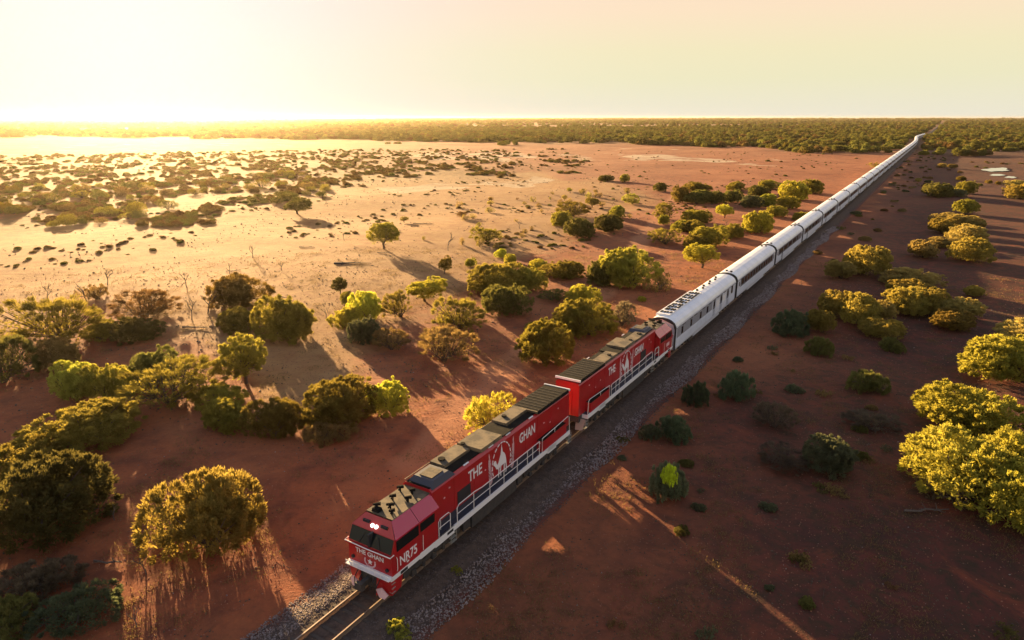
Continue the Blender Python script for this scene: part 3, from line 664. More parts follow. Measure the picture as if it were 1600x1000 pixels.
def blades(P, Dr, L, Wd, r, jit=.35):
    """quads from base points P along directions Dr"""
    n = len(P); Dr = Dr+r.normal(0, jit, (n, 3)); Dr /= np.linalg.norm(Dr, axis=1, keepdims=True)
    S = np.cross(Dr, r.normal(0, 1, (n, 3))); S /= np.linalg.norm(S, axis=1, keepdims=True)+1e-9
    L = L*r.uniform(.6, 1.4, (n, 1)); Wd = Wd*r.uniform(.7, 1.3, (n, 1))
    tip = P+Dr*L; mid = P+Dr*L*.55
    return np.stack([P, mid+S*Wd, tip, mid-S*Wd], 1).reshape(-1, 3)
def crown(kind, seed, lod=1.0):
    """unit crown: width about 1, base at z=0; returns verts and puff centres"""
    r = np.random.default_rng(seed); out = []
    hh = {'dome': .62, 'umb': .95, 'fan': .75, 'cauli': .60, 'loose': .5, 'low': .45, 'tree': 1.0}[kind]
    lobes = []
    nl = {'dome': 5, 'umb': 4, 'fan': 5, 'cauli': 7, 'loose': 9, 'low': 5, 'tree': 6}[kind]
    for k in range(nl):
        a = r.uniform(0, 6.28); q = r.uniform(.08, .30) if k else 0
        rr = r.uniform(.20, .30) if k else .34
        z0 = {'dome': .24, 'umb': .50, 'fan': .34, 'cauli': .26, 'loose': .15, 'low': .12, 'tree': .48}[kind]*r.uniform(.75, 1.12)
        rz = {'dome': .30, 'umb': .30, 'fan': .36, 'cauli': .26, 'loose': .16, 'low': .2, 'tree': .32}[kind]*r.uniform(.75, 1.1)
        if kind == 'loose': q = r.uniform(.1, .42); rr = r.uniform(.07, .16)
        lobes.append((q*math.cos(a), q*math.sin(a), z0, rr, rz))
    npf = int({'dome': 230, 'umb': 190, 'fan': 120, 'cauli': 190, 'loose': 90, 'low': 110, 'tree': 190}[kind])
    puffs = []
    while len(puffs) < npf:
        l = lobes[r.integers(nl)]; d = r.normal(0, 1, 3); d /= np.linalg.norm(d)
        if d[2] < -.55: continue
        c = np.array([l[0]+d[0]*l[3], l[1]+d[1]*l[3], l[2]+d[2]*l[4]])
        if c[2] < (.30 if kind in ('umb', 'tree') else .03): continue
        ok = True
        for l2 in lobes:
            if ((c[0]-l2[0])/l2[3])**2+((c[1]-l2[1])/l2[3])**2+((c[2]-l2[2])/l2[4])**2 < .62: ok = False; break
        if ok: puffs.append((c, d))
    nb = int({'dome': 110, 'umb': 105, 'fan': 85, 'cauli': 110, 'loose': 60, 'low': 110, 'tree': 105}[kind]*lod)
    hole = r.uniform(-.5, .5, (5, 3))+[0, 0, .35]; keep_ = [(c, d) for c, d in puffs if min(np.linalg.norm(hole-c, axis=1)) > .10 or kind in ('loose', 'fan')]
    for c, d in keep_:
        pr = {'dome': .036, 'umb': .036, 'fan': .045, 'cauli': .034, 'loose': .035, 'low': .04, 'tree': .04}[kind]*r.uniform(.7, 1.35)
        if r.random() < .16: c = c+d*r.uniform(.02, .055); pr *= .7
        q = r.normal(0, 1, (nb, 3)); q /= np.linalg.norm(q, axis=1, keepdims=True)
        P = c+q*pr*r.uniform(.2, 1, (nb, 1))
        up = np.array([0, 0, 1.0]); base = c-np.array([0, 0, .05 if kind != 'fan' else 0])
        dr = q*.75+d*.9+up*.55
        if kind == 'fan': dr = (c/np.linalg.norm(c))*2.0+q*.45; 
        out.append(blades(P, dr, {'fan': .060, 'cauli': .026, 'low': .04}.get(kind, .030), {'fan': .0032, 'cauli': .0062}.get(kind, .0050)*(1/math.sqrt(lod)), r))
    # inner filling so the crown is dense in the middle
    nf = int({'dome': 6000, 'umb': 4000, 'fan': 1400, 'cauli': 7000, 'loose': 400, 'low': 2500, 'tree': 4000}[kind]*lod)
    li = r.integers(nl, size=nf); q = r.normal(0, 1, (nf, 3)); q /= np.linalg.norm(q, axis=1, keepdims=True); q *= r.uniform(.3, .93, (nf, 1))
    LB = np.array(lobes)[li]; P = np.stack([LB[:, 0]+q[:, 0]*LB[:, 3], LB[:, 1]+q[:, 1]*LB[:, 3], LB[:, 2]+q[:, 2]*LB[:, 4]], 1)
    P = P[P[:, 2] > .02]; out.append(blades(P, np.tile([0, 0, 1.0], (len(P), 1)), .045, .009/math.sqrt(lod), r, .8))
    return np.vstack(out), puffs
def limbs(kind, seed, puffs):
    r = random.Random(seed); mb = MB(); nmain = {'umb': 5, 'tree': 4}.get(kind, 8)
    if kind in ('umb', 'tree'):
        mb.tube([(0, 0, -.03), (.01, .01, .12), (.02, .0, .22)], .030, 6, .024); bz = .2
    else: bz = .01
    sel = r.sample(range(len(puffs)), min(len(puffs), {'fan': 60, 'umb': 44, 'tree': 34}.get(kind, 26)))
    forks = [(math.cos(6.28*k/nmain+r.uniform(-.3, .3))*r.uniform(.08, .15), math.sin(6.28*k/nmain+r.uniform(-.3, .3))*r.uniform(.08, .15), bz+r.uniform(.08, .18)) for k in range(nmain)]
    for fx, fy_, fz in forks: mb.tube([(fx*.1, fy_*.1, bz-.03), (fx*.5, fy_*.5, (bz+fz)*.5), (fx, fy_, fz)], .020, 5, .012)
    for s_ in sel:
        c = puffs[s_][0]; f = min(forks, key=lambda f: (f[0]-c[0])**2+(f[1]-c[1])**2)
        m_ = [(f[i_]+c[i_])/2+r.uniform(-.02, .02) for i_ in range(3)]; mb.tube([f, m_, tuple(c)], .009, 4, .003, cap=False)
    return mb
def proto(kind, seed, lod=1.0, m=None):
    V_, puffs = crown(kind, seed, lod); F_ = np.arange(len(V_)).reshape(-1, 4)
    cm = fastmesh('crown', V_, F_, m or LM)
    lb = limbs(kind, seed, puffs); tm = bpy.data.meshes.new('branches'); tm.from_pydata(lb.v, [], lb.f); tm.materials.append(BK)
    x = V_[:, 0]; return cm, tm, max(np.percentile(V_[:, 0], 98)-np.percentile(V_[:, 0], 2), .1), np.percentile(V_[:, 2], 99)
PR = {}
for k, (kd, n) in enumerate((('dome', 4), ('umb', 2), ('fan', 3), ('cauli', 3), ('loose', 2), ('low', 2), ('tree', 2))):
    PR[kd] = [proto(kd, 100+k*10+i_) for i_ in range(n)]
PS = {kd: [proto(kd, 300+k*10+i_, .22) for i_ in range(2)] for k, kd in enumerate(('dome', 'umb', 'fan', 'cauli', 'loose'))}
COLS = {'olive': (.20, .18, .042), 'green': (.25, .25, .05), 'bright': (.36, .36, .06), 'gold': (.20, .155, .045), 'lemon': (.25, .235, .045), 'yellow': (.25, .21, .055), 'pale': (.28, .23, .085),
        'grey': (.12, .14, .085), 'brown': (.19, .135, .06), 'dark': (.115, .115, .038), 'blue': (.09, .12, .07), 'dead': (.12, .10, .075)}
cnt = [0]
def plant_at(kd, x, y, w, h, col, label, group=None, small=False, trunk=True, name=None, cat=None):
    cnt[0] += 1; r = random.Random(cnt[0]*13+1)
    cm, tm, pw_, ph_ = r.choice((PS if small and kd in PS else PR)[kd])
    tree = kd in ('umb', 'tree')
    root = link(name or ('tree' if tree else 'shrub'), None); root.location = (x, y, hz(x, y)-.03)
    s_ = w/pw_; root.scale = (s_*r.uniform(.92, 1.08), s_*r.uniform(.92, 1.08), h/ph_); root.rotation_euler = (0, 0, r.uniform(0, 6.28))
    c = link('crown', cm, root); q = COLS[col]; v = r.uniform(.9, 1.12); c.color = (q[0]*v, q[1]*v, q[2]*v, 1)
    if trunk: link('trunk' if tree else 'branches', tm, root)
    return tag(root, label, cat or ('tree' if tree else 'shrub'), group)
def plant(kd, px, py, wp, hp_, col, label, **k):
    x, y, D = ground(px, py); w = wp*D/FPX; dep = math.atan2(CH, math.hypot(x, y))
    h = (hp_*D/FPX-.40*w*math.sin(dep))/math.cos(dep); h = max(h, .32*w); w *= .95
    sh = .20*w if kd not in ('umb', 'tree') else .06*w; dd = math.hypot(x, y)
    return plant_at(kd, x*(1+sh/dd), y*(1+sh/dd), w, h, col, label, **k)

S = [
# near left
('dome', 335, 880, 172, 138, 'gold', 'large round golden brown shrub left of the locomotive cab, rim lit'),
('dome', 48, 850, 180, 140, 'dark', 'big dark green shrub cut by the left edge, largest of the near left'),
('dome', 118, 704, 145, 78, 'olive', 'wide domed olive shrub above the big dark shrub at the left edge'),
('low', 40, 742, 130, 48, 'olive', 'low ragged olive bush squeezed between two domed shrubs at the left edge'),
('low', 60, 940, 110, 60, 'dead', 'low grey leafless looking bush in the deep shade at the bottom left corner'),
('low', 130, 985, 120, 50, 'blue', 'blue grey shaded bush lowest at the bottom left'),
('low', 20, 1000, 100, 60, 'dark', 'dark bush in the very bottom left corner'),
('fan', 6, 600, 70, 78, 'dark', 'dark upright shrub cut by the left edge beside the pale sand'),
('fan', 95, 540, 125, 82, 'olive', 'broad open crowned fan shrub with visible limbs at the edge of the sand, far left'),
('fan', 228, 502, 104, 52, 'brown', 'brown fan shaped shrub with bare radiating twigs on bright sand'),
('dome', 222, 532, 78, 40, 'dark', 'dark low dome just in front of the brown fan shaped shrub'),
('dome', 157, 536, 56, 33, 'olive', 'small rounded olive dome behind the green hedge like shrubs on the left'),
('dome', 92, 575, 74, 52, 'brown', 'dull brown shrub between the left edge and the green hedge like shrubs'),
('dome', 118, 625, 76, 62, 'green', 'green domed shrub, left one of the hedge like row'),
('dome', 172, 628, 82, 62, 'green', 'green domed shrub, middle one of the hedge like row'),
('dome', 242, 602, 80, 62, 'dark', 'dark domed shrub, right one of the hedge like row'),
('fan', 270, 640, 150, 84, 'olive', 'wide flat topped olive shrub with golden rim, right of the hedge like row'),
('loose', 152, 470, 48, 26, 'brown', 'small brown tuft beside dead branches on the bright sand'),
('dome', 386, 482, 80, 52, 'gold', 'brownish rounded shrub on bright sand, rear one of a group of three'),
('dome', 446, 530, 86, 74, 'olive', 'tall dark olive shrub with light rim, right one of a group of three'),
('dome', 374, 520, 70, 40, 'olive', 'pale olive dome directly behind the umbrella shaped tree'),
('umb', 385, 600, 82, 86, 'olive', 'umbrella shaped small tree with bare dark trunks, trunk shadows on the ground'),
('low', 345, 640, 95, 34, 'green', 'low leafy yellow ground bush beside the foot of the umbrella shaped tree'),
('dome', 358, 674, 72, 52, 'green', 'green topped dome, left one of a row of four before the red ground'),
('dome', 433, 690, 92, 68, 'olive', 'rounded olive shrub, second one in the row of four'),
('dome', 528, 670, 118, 82, 'olive', 'largest rounded shrub in the row of four, dense and dark below'),
('dome', 612, 650, 74, 56, 'bright', 'neat yellow green round shrub, right one of the row of four'),
('low', 515, 690, 90, 26, 'brown', 'low dry undergrowth at the foot of the largest shrub in the row of four'),
('fan', 770, 682, 78, 68, 'bright', 'bright yellow green shrub rising just behind the first locomotive'),
# middle
('dome', 536, 512, 44, 34, 'bright', 'bright green shrub, left of a tight group on pale sand'),
('dome', 572, 500, 48, 48, 'bright', 'bright green shrub, tallest of a tight group on pale sand'),
('dome', 545, 476, 28, 22, 'olive', 'small olive bush at the back of a tight group on pale sand'),
('dome', 575, 535, 50, 42, 'grey', 'grey green shaded shrub in front of a tight group on pale sand'),
('fan', 612, 546, 54, 38, 'brown', 'faint brown feathery shrub standing alone right of the tight group'),
('fan', 626, 494, 42, 42, 'olive', 'upright feathery olive shrub with narrow base on pale sand'),
('umb', 664, 470, 52, 42, 'bright', 'bright green umbrella shaped little tree on pale sand'),
('fan', 719, 512, 64, 56, 'olive', 'fan shaped olive shrub with spreading stems, centre of the picture'),
('fan', 694, 566, 84, 58, 'brown', 'sparse feathery brown olive shrub in front of the fan shaped one'),
('dome', 850, 570, 86, 72, 'green', 'big yellow olive rounded shrub behind the train'),
('dome', 842, 520, 44, 24, 'green', 'small green top showing behind the big yellow olive shrub'),
('dome', 921, 524, 86, 60, 'green', 'rounded yellow olive shrub behind the second locomotive'),
('dome', 914, 474, 62, 36, 'bright', 'bright lime green shrub just behind the rounded yellow olive one'),
('fan', 972, 508, 34, 40, 'dead', 'grey leafless twiggy shrub between the train and the rounded shrub'),
('dome', 770, 458, 96, 54, 'olive', 'wide olive shrub, left and largest of a cluster in the middle distance'),
('dome', 826, 452, 50, 38, 'olive', 'olive shrub joining the wide one on its right'),
('dome', 790, 488, 78, 52, 'dark', 'dark rounded shrub in front of the wide olive one'),
('fan', 862, 466, 44, 20, 'dark', 'thin dark low growth in the shadow behind the cluster'),
('dome', 872, 432, 62, 30, 'olive', 'olive shrub to the right of the wide cluster'),
('dome', 842, 420, 34, 18, 'bright', 'little bright green bush behind the wide cluster'),
('dome', 735, 416, 18, 14, 'green', 'small dark green bush left behind the wide cluster'),
('dome', 780, 402, 16, 15, 'bright', 'tiny round bright bush, left of a pair behind the wide cluster'),
('dome', 798, 410, 18, 15, 'bright', 'tiny round bright bush, right of a pair behind the wide cluster'),
('umb', 695, 427, 19, 29, 'olive', 'small slender tree with a thin trunk on pale sand'),
('tree', 600, 392, 44, 42, 'green', 'lone leafy tree with trunk standing on the open sand, long shadow'),
('umb', 532, 460, 25, 28, 'dark', 'little dark umbrella tree on the sand above the tight group'),
('fan', 762, 379, 40, 24, 'olive', 'olive shrub with a long shadow alone on the sand'),
('dome', 990, 448, 84, 62, 'green', 'tall spreading yellow green tree, largest behind the train coaches'),
('dome', 950, 446, 52, 42, 'dark', 'dark shrub tucked against the left of the tall spreading tree'),
('loose', 1032, 454, 48, 28, 'pale', 'low loose pale bush at the right foot of the tall spreading tree'),
('dome', 1003, 470, 14, 9, 'bright', 'tiny bright bush on red earth below the tall spreading tree'),
('umb', 1097, 420, 54, 42, 'bright', 'bright round tree close behind the train, clear of the others'),
('dome', 906, 370, 48, 31, 'dark', 'dark smooth dome, left one of a pair on the red sand'),
('dome', 948, 362, 54, 28, 'dark', 'dark wide dome, right one of a pair on the red sand'),
('dome', 876, 355, 38, 24, 'olive', 'olive dome left of the dark pair'),
('fan', 894, 340, 50, 25, 'olive', 'olive brown shrub behind the dark pair'),
('dome', 965, 342, 28, 20, 'green', 'small round green shrub right behind the dark pair'),
('umb', 925, 323, 22, 17, 'olive', 'small olive tree behind the dark pair'),
('fan', 988, 318, 26, 17, 'green', 'slanting green shrub with long shadow beyond the dark pair'),
('dome', 1029, 299, 20, 14, 'dark', 'small dark round shrub on the open red ground'),
('dome', 976, 285, 15, 12, 'green', 'tiny yellow green shrub on the far red ground'),
('dome', 945, 284, 28, 9, 'dark', 'low dark mat of growth on the far red ground'),
('fan', 1042, 344, 34, 26, 'olive', 'olive shrub leaning over its own shadow beside the earth lane'),
('dome', 1036, 352, 18, 16, 'green', 'little green bush beside the earth lane'),
('fan', 1040, 382, 44, 26, 'olive', 'dull olive shrub at the left end of the long thicket'),
('dome', 1087, 350, 52, 22, 'green', 'green flat dome at the back of the thicket behind the train'),
('dome', 1086, 364, 42, 20, 'olive', 'olive flat dome in the middle of the thicket behind the train'),
('dome', 1062, 362, 30, 18, 'green', 'small green bush on the left shoulder of the thicket'),
('dome', 1104, 386, 56, 34, 'green', 'large pale rimmed dome in front of the thicket behind the train'),
('dome', 1083, 390, 32, 24, 'olive', 'olive shrub left of the large pale rimmed dome'),
('dome', 1138, 374, 38, 24, 'olive', 'dark olive dome right of the large pale rimmed dome'),
('umb', 1132, 342, 24, 22, 'bright', 'small bright umbrella tree between two thickets'),
('dome', 1062, 316, 28, 26, 'olive', 'round olive shrub, left end of the far dark thicket'),
('dome', 1088, 318, 40, 22, 'dark', 'dark shrub in the far dark thicket, second from its left end'),
('dome', 1118, 318, 34, 20, 'dark', 'dark dome in the middle of the far dark thicket'),
('dome', 1092, 299, 44, 12, 'olive', 'flat olive top along the back of the far dark thicket'),
('dome', 1142, 316, 36, 20, 'dark', 'dark dome right of the middle of the far dark thicket'),
('dome', 1150, 298, 34, 14, 'olive', 'olive dome behind the middle of the far dark thicket'),
('dome', 1172, 326, 34, 20, 'grey', 'grey green shrub at the front of the far dark thicket'),
('dome', 1182, 306, 36, 18, 'dark', 'dark shrub behind the grey green one of the far thicket'),
('dome', 1206, 296, 30, 14, 'olive', 'small olive shrub at the right back of the far thicket'),
('dome', 1200, 324, 30, 20, 'green', 'pale green shrub at the right front of the far thicket'),
('dome', 1185, 366, 44, 36, 'bright', 'yellow rounded tree standing close behind the third coach'),
('dome', 1170, 360, 22, 16, 'green', 'small green bush at the left of the yellow rounded tree'),
('dome', 1240, 312, 44, 30, 'bright', 'large yellow olive shrub near the train, right end of the far thicket'),
('dome', 1262, 302, 34, 22, 'olive', 'olive shrub right behind the large yellow olive one'),
('dome', 1232, 328, 34, 20, 'bright', 'yellow shrub directly beside the train, below the large yellow olive one'),
('dome', 1210, 340, 34, 18, 'olive', 'olive shrub close to the coach roofs, left of the yellow one'),
('dome', 1250, 345, 30, 14, 'green', 'little green top half hidden by the coach roof'),
('loose', 1376, 264, 30, 10, 'gold', 'golden low scrub touching the train far along'),
# right of the train
('cauli', 1346, 432, 64, 48, 'yellow', 'yellow topped shrub nearest the train on its shaded side'),
('cauli', 1314, 438, 40, 30, 'pale', 'small pale bush at the left foot of the yellow topped shrub'),
('cauli', 1420, 448, 66, 30, 'pale', 'pale crested shrub at the back of the big right hand cluster'),
('cauli', 1412, 466, 50, 30, 'yellow', 'yellow shrub in the middle of the big right hand cluster'),
('cauli', 1416, 494, 62, 46, 'yellow', 'yellow shrub at the left of the big right hand cluster front'),
('cauli', 1452, 496, 62, 44, 'yellow', 'widest yellow shrub in the big right hand cluster'),
('cauli', 1498, 498, 56, 34, 'pale', 'pale shrub at the right end of the big right hand cluster'),
('cauli', 1485, 520, 58, 34, 'yellow', 'yellow shrub lowest in front of the big right hand cluster'),
('cauli', 1300, 498, 50, 44, 'yellow', 'yellow shrub at the left of the wide row below the crested cluster'),
('cauli', 1336, 510, 58, 50, 'yellow', 'tallest yellow shrub in the wide row below the crested cluster'),
('cauli', 1372, 506, 46, 36, 'pale', 'pale shrub at the right of the wide row below the crested cluster'),
('cauli', 1284, 522, 42, 38, 'yellow', 'small yellow bush in front of the wide row, left side'),
('cauli', 1370, 530, 56, 32, 'yellow', 'low bright yellow bush in front of the wide row, right side'),
('low', 1235, 524, 60, 40, 'blue', 'blue green shaded bush at the left end of the wide row'),
('cauli', 1524, 464, 32, 18, 'yellow', 'small isolated yellow topped bush on dark red earth'),
('cauli', 1572, 600, 124, 74, 'lemon', 'bright yellow tree cut by the right edge, upper one'),
('cauli', 1600, 542, 96, 42, 'pale', 'pale golden crown behind the bright yellow tree at the right edge'),
('cauli', 1530, 690, 150, 84, 'lemon', 'great yellow crown at the right edge, rear one'),
('cauli', 1480, 768, 150, 104, 'lemon', 'great yellow crowned tree at the right, front one casting deep shade'),
('cauli', 1570, 762, 110, 90, 'lemon', 'yellow crown between the great front tree and the right edge'),
('cauli', 1612, 836, 120, 108, 'lemon', 'yellow tree at the right edge, lowest of the yellow trees'),
('cauli', 1442, 404, 46, 28, 'pale', 'flat pale dome, left front one of the upper right row'),
('cauli', 1470, 386, 42, 17, 'pale', 'thin pale bush in the upper right row behind the flat dome'),
('cauli', 1512, 408, 62, 38, 'yellow', 'yellow shrub at the front of the upper right row'),
('cauli', 1506, 380, 54, 32, 'pale', 'large pale rounded shrub in the middle of the upper right row'),
('cauli', 1472, 364, 40, 24, 'yellow', 'yellow olive shrub on the left of the upper right row'),
('cauli', 1478, 346, 40, 16, 'pale', 'flat pale shrub behind the yellow olive one in the upper right row'),
('cauli', 1510, 358, 46, 24, 'pale', 'rounded pale shrub behind the large one in the upper right row'),
('cauli', 1509, 334, 36, 24, 'green', 'olive rounded shrub standing apart behind the upper right row'),
('dome', 1468, 308, 50, 22, 'dark', 'dark flat shrub with light top far out on the right'),
('dome', 1508, 304, 30, 20, 'olive', 'olive dome right of the dark flat shrub far out on the right'),
('dome', 1496, 308, 24, 12, 'grey', 'small grey green dome in front of the olive dome far out on the right'),
('dome', 1501, 282, 16, 7, 'olive', 'tiny flat bush above the olive dome far out on the right'),
('cauli', 1472, 263, 12, 7, 'pale', 'tiny pale bush, left one of two far out on the right'),
('cauli', 1486, 264, 12, 7, 'pale', 'tiny yellow bush, right one of two far out on the right'),
('cauli', 1434, 284, 8, 6, 'pale', 'single tiny pale tuft on dark ground near the train, far out'),
('cauli', 1545, 287, 9, 6, 'yellow', 'tiny yellow bush below the white claypan, left one'),
('cauli', 1559, 289, 9, 6, 'yellow', 'tiny yellow bush below the white claypan, right one'),
('cauli', 1594, 312, 40, 24, 'yellow', 'yellow shrub cut by the right edge below the white claypan'),
('cauli', 1585, 290, 26, 9, 'pale', 'flat pale shrub near the right edge below the white claypan'),
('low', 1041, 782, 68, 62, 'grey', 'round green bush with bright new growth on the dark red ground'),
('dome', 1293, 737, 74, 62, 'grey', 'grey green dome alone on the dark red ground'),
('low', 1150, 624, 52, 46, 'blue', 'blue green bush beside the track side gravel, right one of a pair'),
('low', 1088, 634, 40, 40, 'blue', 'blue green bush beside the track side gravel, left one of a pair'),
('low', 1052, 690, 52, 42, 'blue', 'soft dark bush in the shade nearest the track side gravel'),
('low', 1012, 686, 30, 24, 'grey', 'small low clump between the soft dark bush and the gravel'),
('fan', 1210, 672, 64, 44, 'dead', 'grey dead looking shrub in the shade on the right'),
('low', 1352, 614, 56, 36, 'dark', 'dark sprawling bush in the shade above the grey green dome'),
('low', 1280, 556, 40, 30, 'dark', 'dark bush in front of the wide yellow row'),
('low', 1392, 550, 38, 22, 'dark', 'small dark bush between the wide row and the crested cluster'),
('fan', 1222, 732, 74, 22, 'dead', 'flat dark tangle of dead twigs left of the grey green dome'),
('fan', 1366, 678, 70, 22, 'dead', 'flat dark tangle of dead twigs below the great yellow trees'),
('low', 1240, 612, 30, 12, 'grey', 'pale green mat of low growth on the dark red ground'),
('loose', 1490, 790, 90, 40, 'dead', 'fallen grey branches in the deep shade of the great front tree'),
('low', 712, 902, 22, 16, 'green', 'small green tuft on the ballast beside the first locomotive'),
('low', 622, 996, 46, 26, 'green', 'dark green tuft on the ballast at the bottom edge'),
]
for kd, a, b, c, d_, col_, lb in S:
    o = plant(kd, a, b, c, d_, col_, lb)
    if lb.startswith('round green bush with bright new'):
        g_ = link('new_shoots', PR['low'][0][0], o); g_.scale = (.36, .30, .55); g_.location = (-.02, -.22, .26); g_.rotation_euler = (0, 0, -o.rotation_euler.z); g_.location = Matrix.Rotation(-o.rotation_euler.z, 3, 'Z') @ Vector((-.05, -.30, .22)); g_.color = (.55, .75, .06, 1)
# new bright shoots in the round green bush
x, y, D = ground(1040, 770)

# scattered scrub: the nearest as shrubs of their own, the far belt joined
def inpoly(px, py, poly):
    c = False; n = len(poly)
    for a in range(n):
        (x0, y0), (x1, y1) = poly[a], poly[(a+1) % n]
        if (y0 > py) != (y1 > py) and px < (x1-x0)*(py-y0)/(y1-y0)+x0: c = not c
    return c
def scatter(poly, n, seed, ymin=None):
    """uniform over the real ground inside the outline"""
    W_ = [ground(a, b)[:2] for a, b in poly]; xs = [p[0] for p in W_]; ys = [p[1] for p in W_]; r = random.Random(seed); out = []; tries = 0
    while len(out) < n and tries < n*400:
        tries += 1; x = r.uniform(min(xs), max(xs)); y = r.uniform(min(ys), max(ys))
        if inpoly(x, y, W_): out.append((x, y, r))
    return out
def topix(x, y, z=0):
    D = y*math.cos(PITCH)+(CH-z)*math.sin(PITCH); return 800+FPX*x/D, 500+FPX*((CH-z)*math.cos(PITCH)-y*math.sin(PITCH))/D
RK = ['', 'second nearest to it', 'third nearest to it', 'fourth nearest to it', 'fifth nearest to it', 'sixth nearest to it', 'seventh nearest to it', 'eighth nearest to it', 'ninth nearest to it', 'tenth nearest to it', 'eleventh nearest to it', 'twelfth nearest to it', 'thirteenth nearest to it', 'fourteenth nearest to it']+[q+' nearest to it' for q in ('fifteenth', 'sixteenth', 'seventeenth', 'eighteenth', 'nineteenth', 'twentieth', 'twenty-first', 'twenty-second', 'twenty-third', 'twenty-fourth', 'twenty-fifth', 'twenty-sixth')]
def name_by(items, marks):
    cell = {}
    for o, base in items:
        px, py = topix(o.location.x, o.location.y); m = min(marks, key=lambda q: math.hypot(q[0]-px, 1.6*(q[1]-py)))
        dx, dy = px-m[0], 1.6*(py-m[1]); dr = ('right of' if dx > 0 else 'left of') if abs(dx) > abs(dy) else ('below' if dy > 0 else 'above')
        cell.setdefault((base, dr, m[2]), []).append((math.hypot(dx, dy), o))
    for (base, dr, nm), l in cell.items():
        for k, (_, o) in enumerate(sorted(l, key=lambda q: q[0])): o['label'] = f'{base} {dr} {nm}'+((', '+RK[min(k, len(RK)-1)]) if k else '')
BELT = 'dark bushes of the scrub belt on the far left plain'
used = []
for x, y, r in scatter([(-60, 352), (-60, 305), (120, 292), (300, 284), (420, 272), (500, 275), (520, 300), (420, 302), (300, 308), (240, 340), (120, 356)], 95, 3):
    w = r.uniform(2.2, 5.0); plant_at(r.choice(['dome', 'dome', 'fan']), x, y, w, w*r.uniform(.45, .62), r.choice(['brown', 'olive', 'dark']), 'dark bush in the scrub belt beyond the open sand on the left', group=BELT, small=True)
row = []
for x, y, r in scatter([(400, 312), (470, 298), (520, 305), (480, 318), (440, 325)], 12, 4):
    w = r.uniform(2.5, 4.2); row.append(plant_at('dome', x, y, w, w*.5, 'dark', 'dark bush in the short line of scrub on the sand left of the middle', group='short line of scrub on the sand', small=True))
for k, o in enumerate(sorted(row, key=lambda o: topix(o.location.x, o.location.y)[0])):
    o['label'] = 'dark bush in the short line of scrub on the sand, '+['leftmost', 'second from left', 'third from left', 'fourth from left', 'fifth from left', 'sixth from left', 'sixth from right', 'fifth from right', 'fourth from right', 'third from right', 'second from right', 'rightmost'][k]
plant('umb', 465, 334, 40, 26, 'dark', 'dark low tree with its shadow apart from the short line of scrub on the sand')
tiny = []
for x, y, r in scatter([(560, 360), (640, 330), (720, 318), (860, 300), (1000, 300), (1020, 330), (960, 350), (860, 350), (760, 400), (640, 420)], 46, 5):
    w = r.uniform(.8, 2.0); tiny.append(plant_at(r.choice(['loose', 'umb', 'fan', 'loose']), x, y, w, w*r.uniform(.7, 1.1), r.choice(['brown', 'olive', 'green', 'pale']), 'tiny bush with a long shadow on the open pinkish sand', group='tiny bushes on the open pinkish sand', small=True))
name_by([(o, 'tiny bush') for o in tiny], [(600, 392, 'the lone leafy tree'), (695, 427, 'the small slender tree'), (762, 379, 'the olive shrub alone on the sand'), (925, 362, 'the dark pair of domes'), (976, 285, 'the tiny far yellow green shrub'), (894, 335, 'the olive brown shrub')])
tf = []; lo = []
# small dry plants on the shaded right ground and among the near shrubs
for x, y, r in scatter([(1000, 640), (1180, 540), (1330, 560), (1400, 700), (1420, 860), (1600, 900), (1600, 1000), (760, 1000), (900, 800)], 34, 6):
    w = r.uniform(.5, 1.3); tf.append(plant_at(r.choice(['loose', 'low', 'loose']), x, y, w, w*.4, r.choice(['brown', 'grey', 'dark']), 'little dry tuft on the dark red ground right of the train', group='little dry tufts right of the train', small=False, trunk=False, name='dry_tuft', cat='tuft'))
for x, y, r in scatter([(1430, 228), (1480, 246), (1420, 330), (1330, 400), (1240, 440), (1290, 380), (1370, 300)], 70, 8):
    w = r.uniform(.8, 2.4); lo.append(plant_at(r.choice(['low', 'loose', 'low']), x, y, w, w*.4, r.choice(['dark', 'blue', 'brown']), 'low dark bush on the shaded strip close to the right of the train', group='low dark bushes on the shaded strip', trunk=False))
name_by([(o, 'little dry tuft') for o in tf], [(1040, 780, 'the round green bush'), (1293, 737, 'the grey green dome'), (1480, 768, 'the great yellow trees'), (1210, 672, 'the grey dead looking shrub'), (1120, 630, 'the pair of blue green bushes'), (1600, 1000, 'the bottom right corner'), (900, 1000, 'the middle of the bottom edge'), (1280, 556, 'the wide yellow row')])
name_by([(o, 'low dark bush') for o in lo], [(1346, 432, 'the yellow topped shrub'), (1468, 308, 'the dark flat shrub far out'), (1440, 216, 'the tail of the train'), (1478, 380, 'the upper right row'), (1434, 284, 'the single pale tuft'), (1420, 440, 'the pale crested shrub'), (1235, 520, 'the blue green shaded bush')])

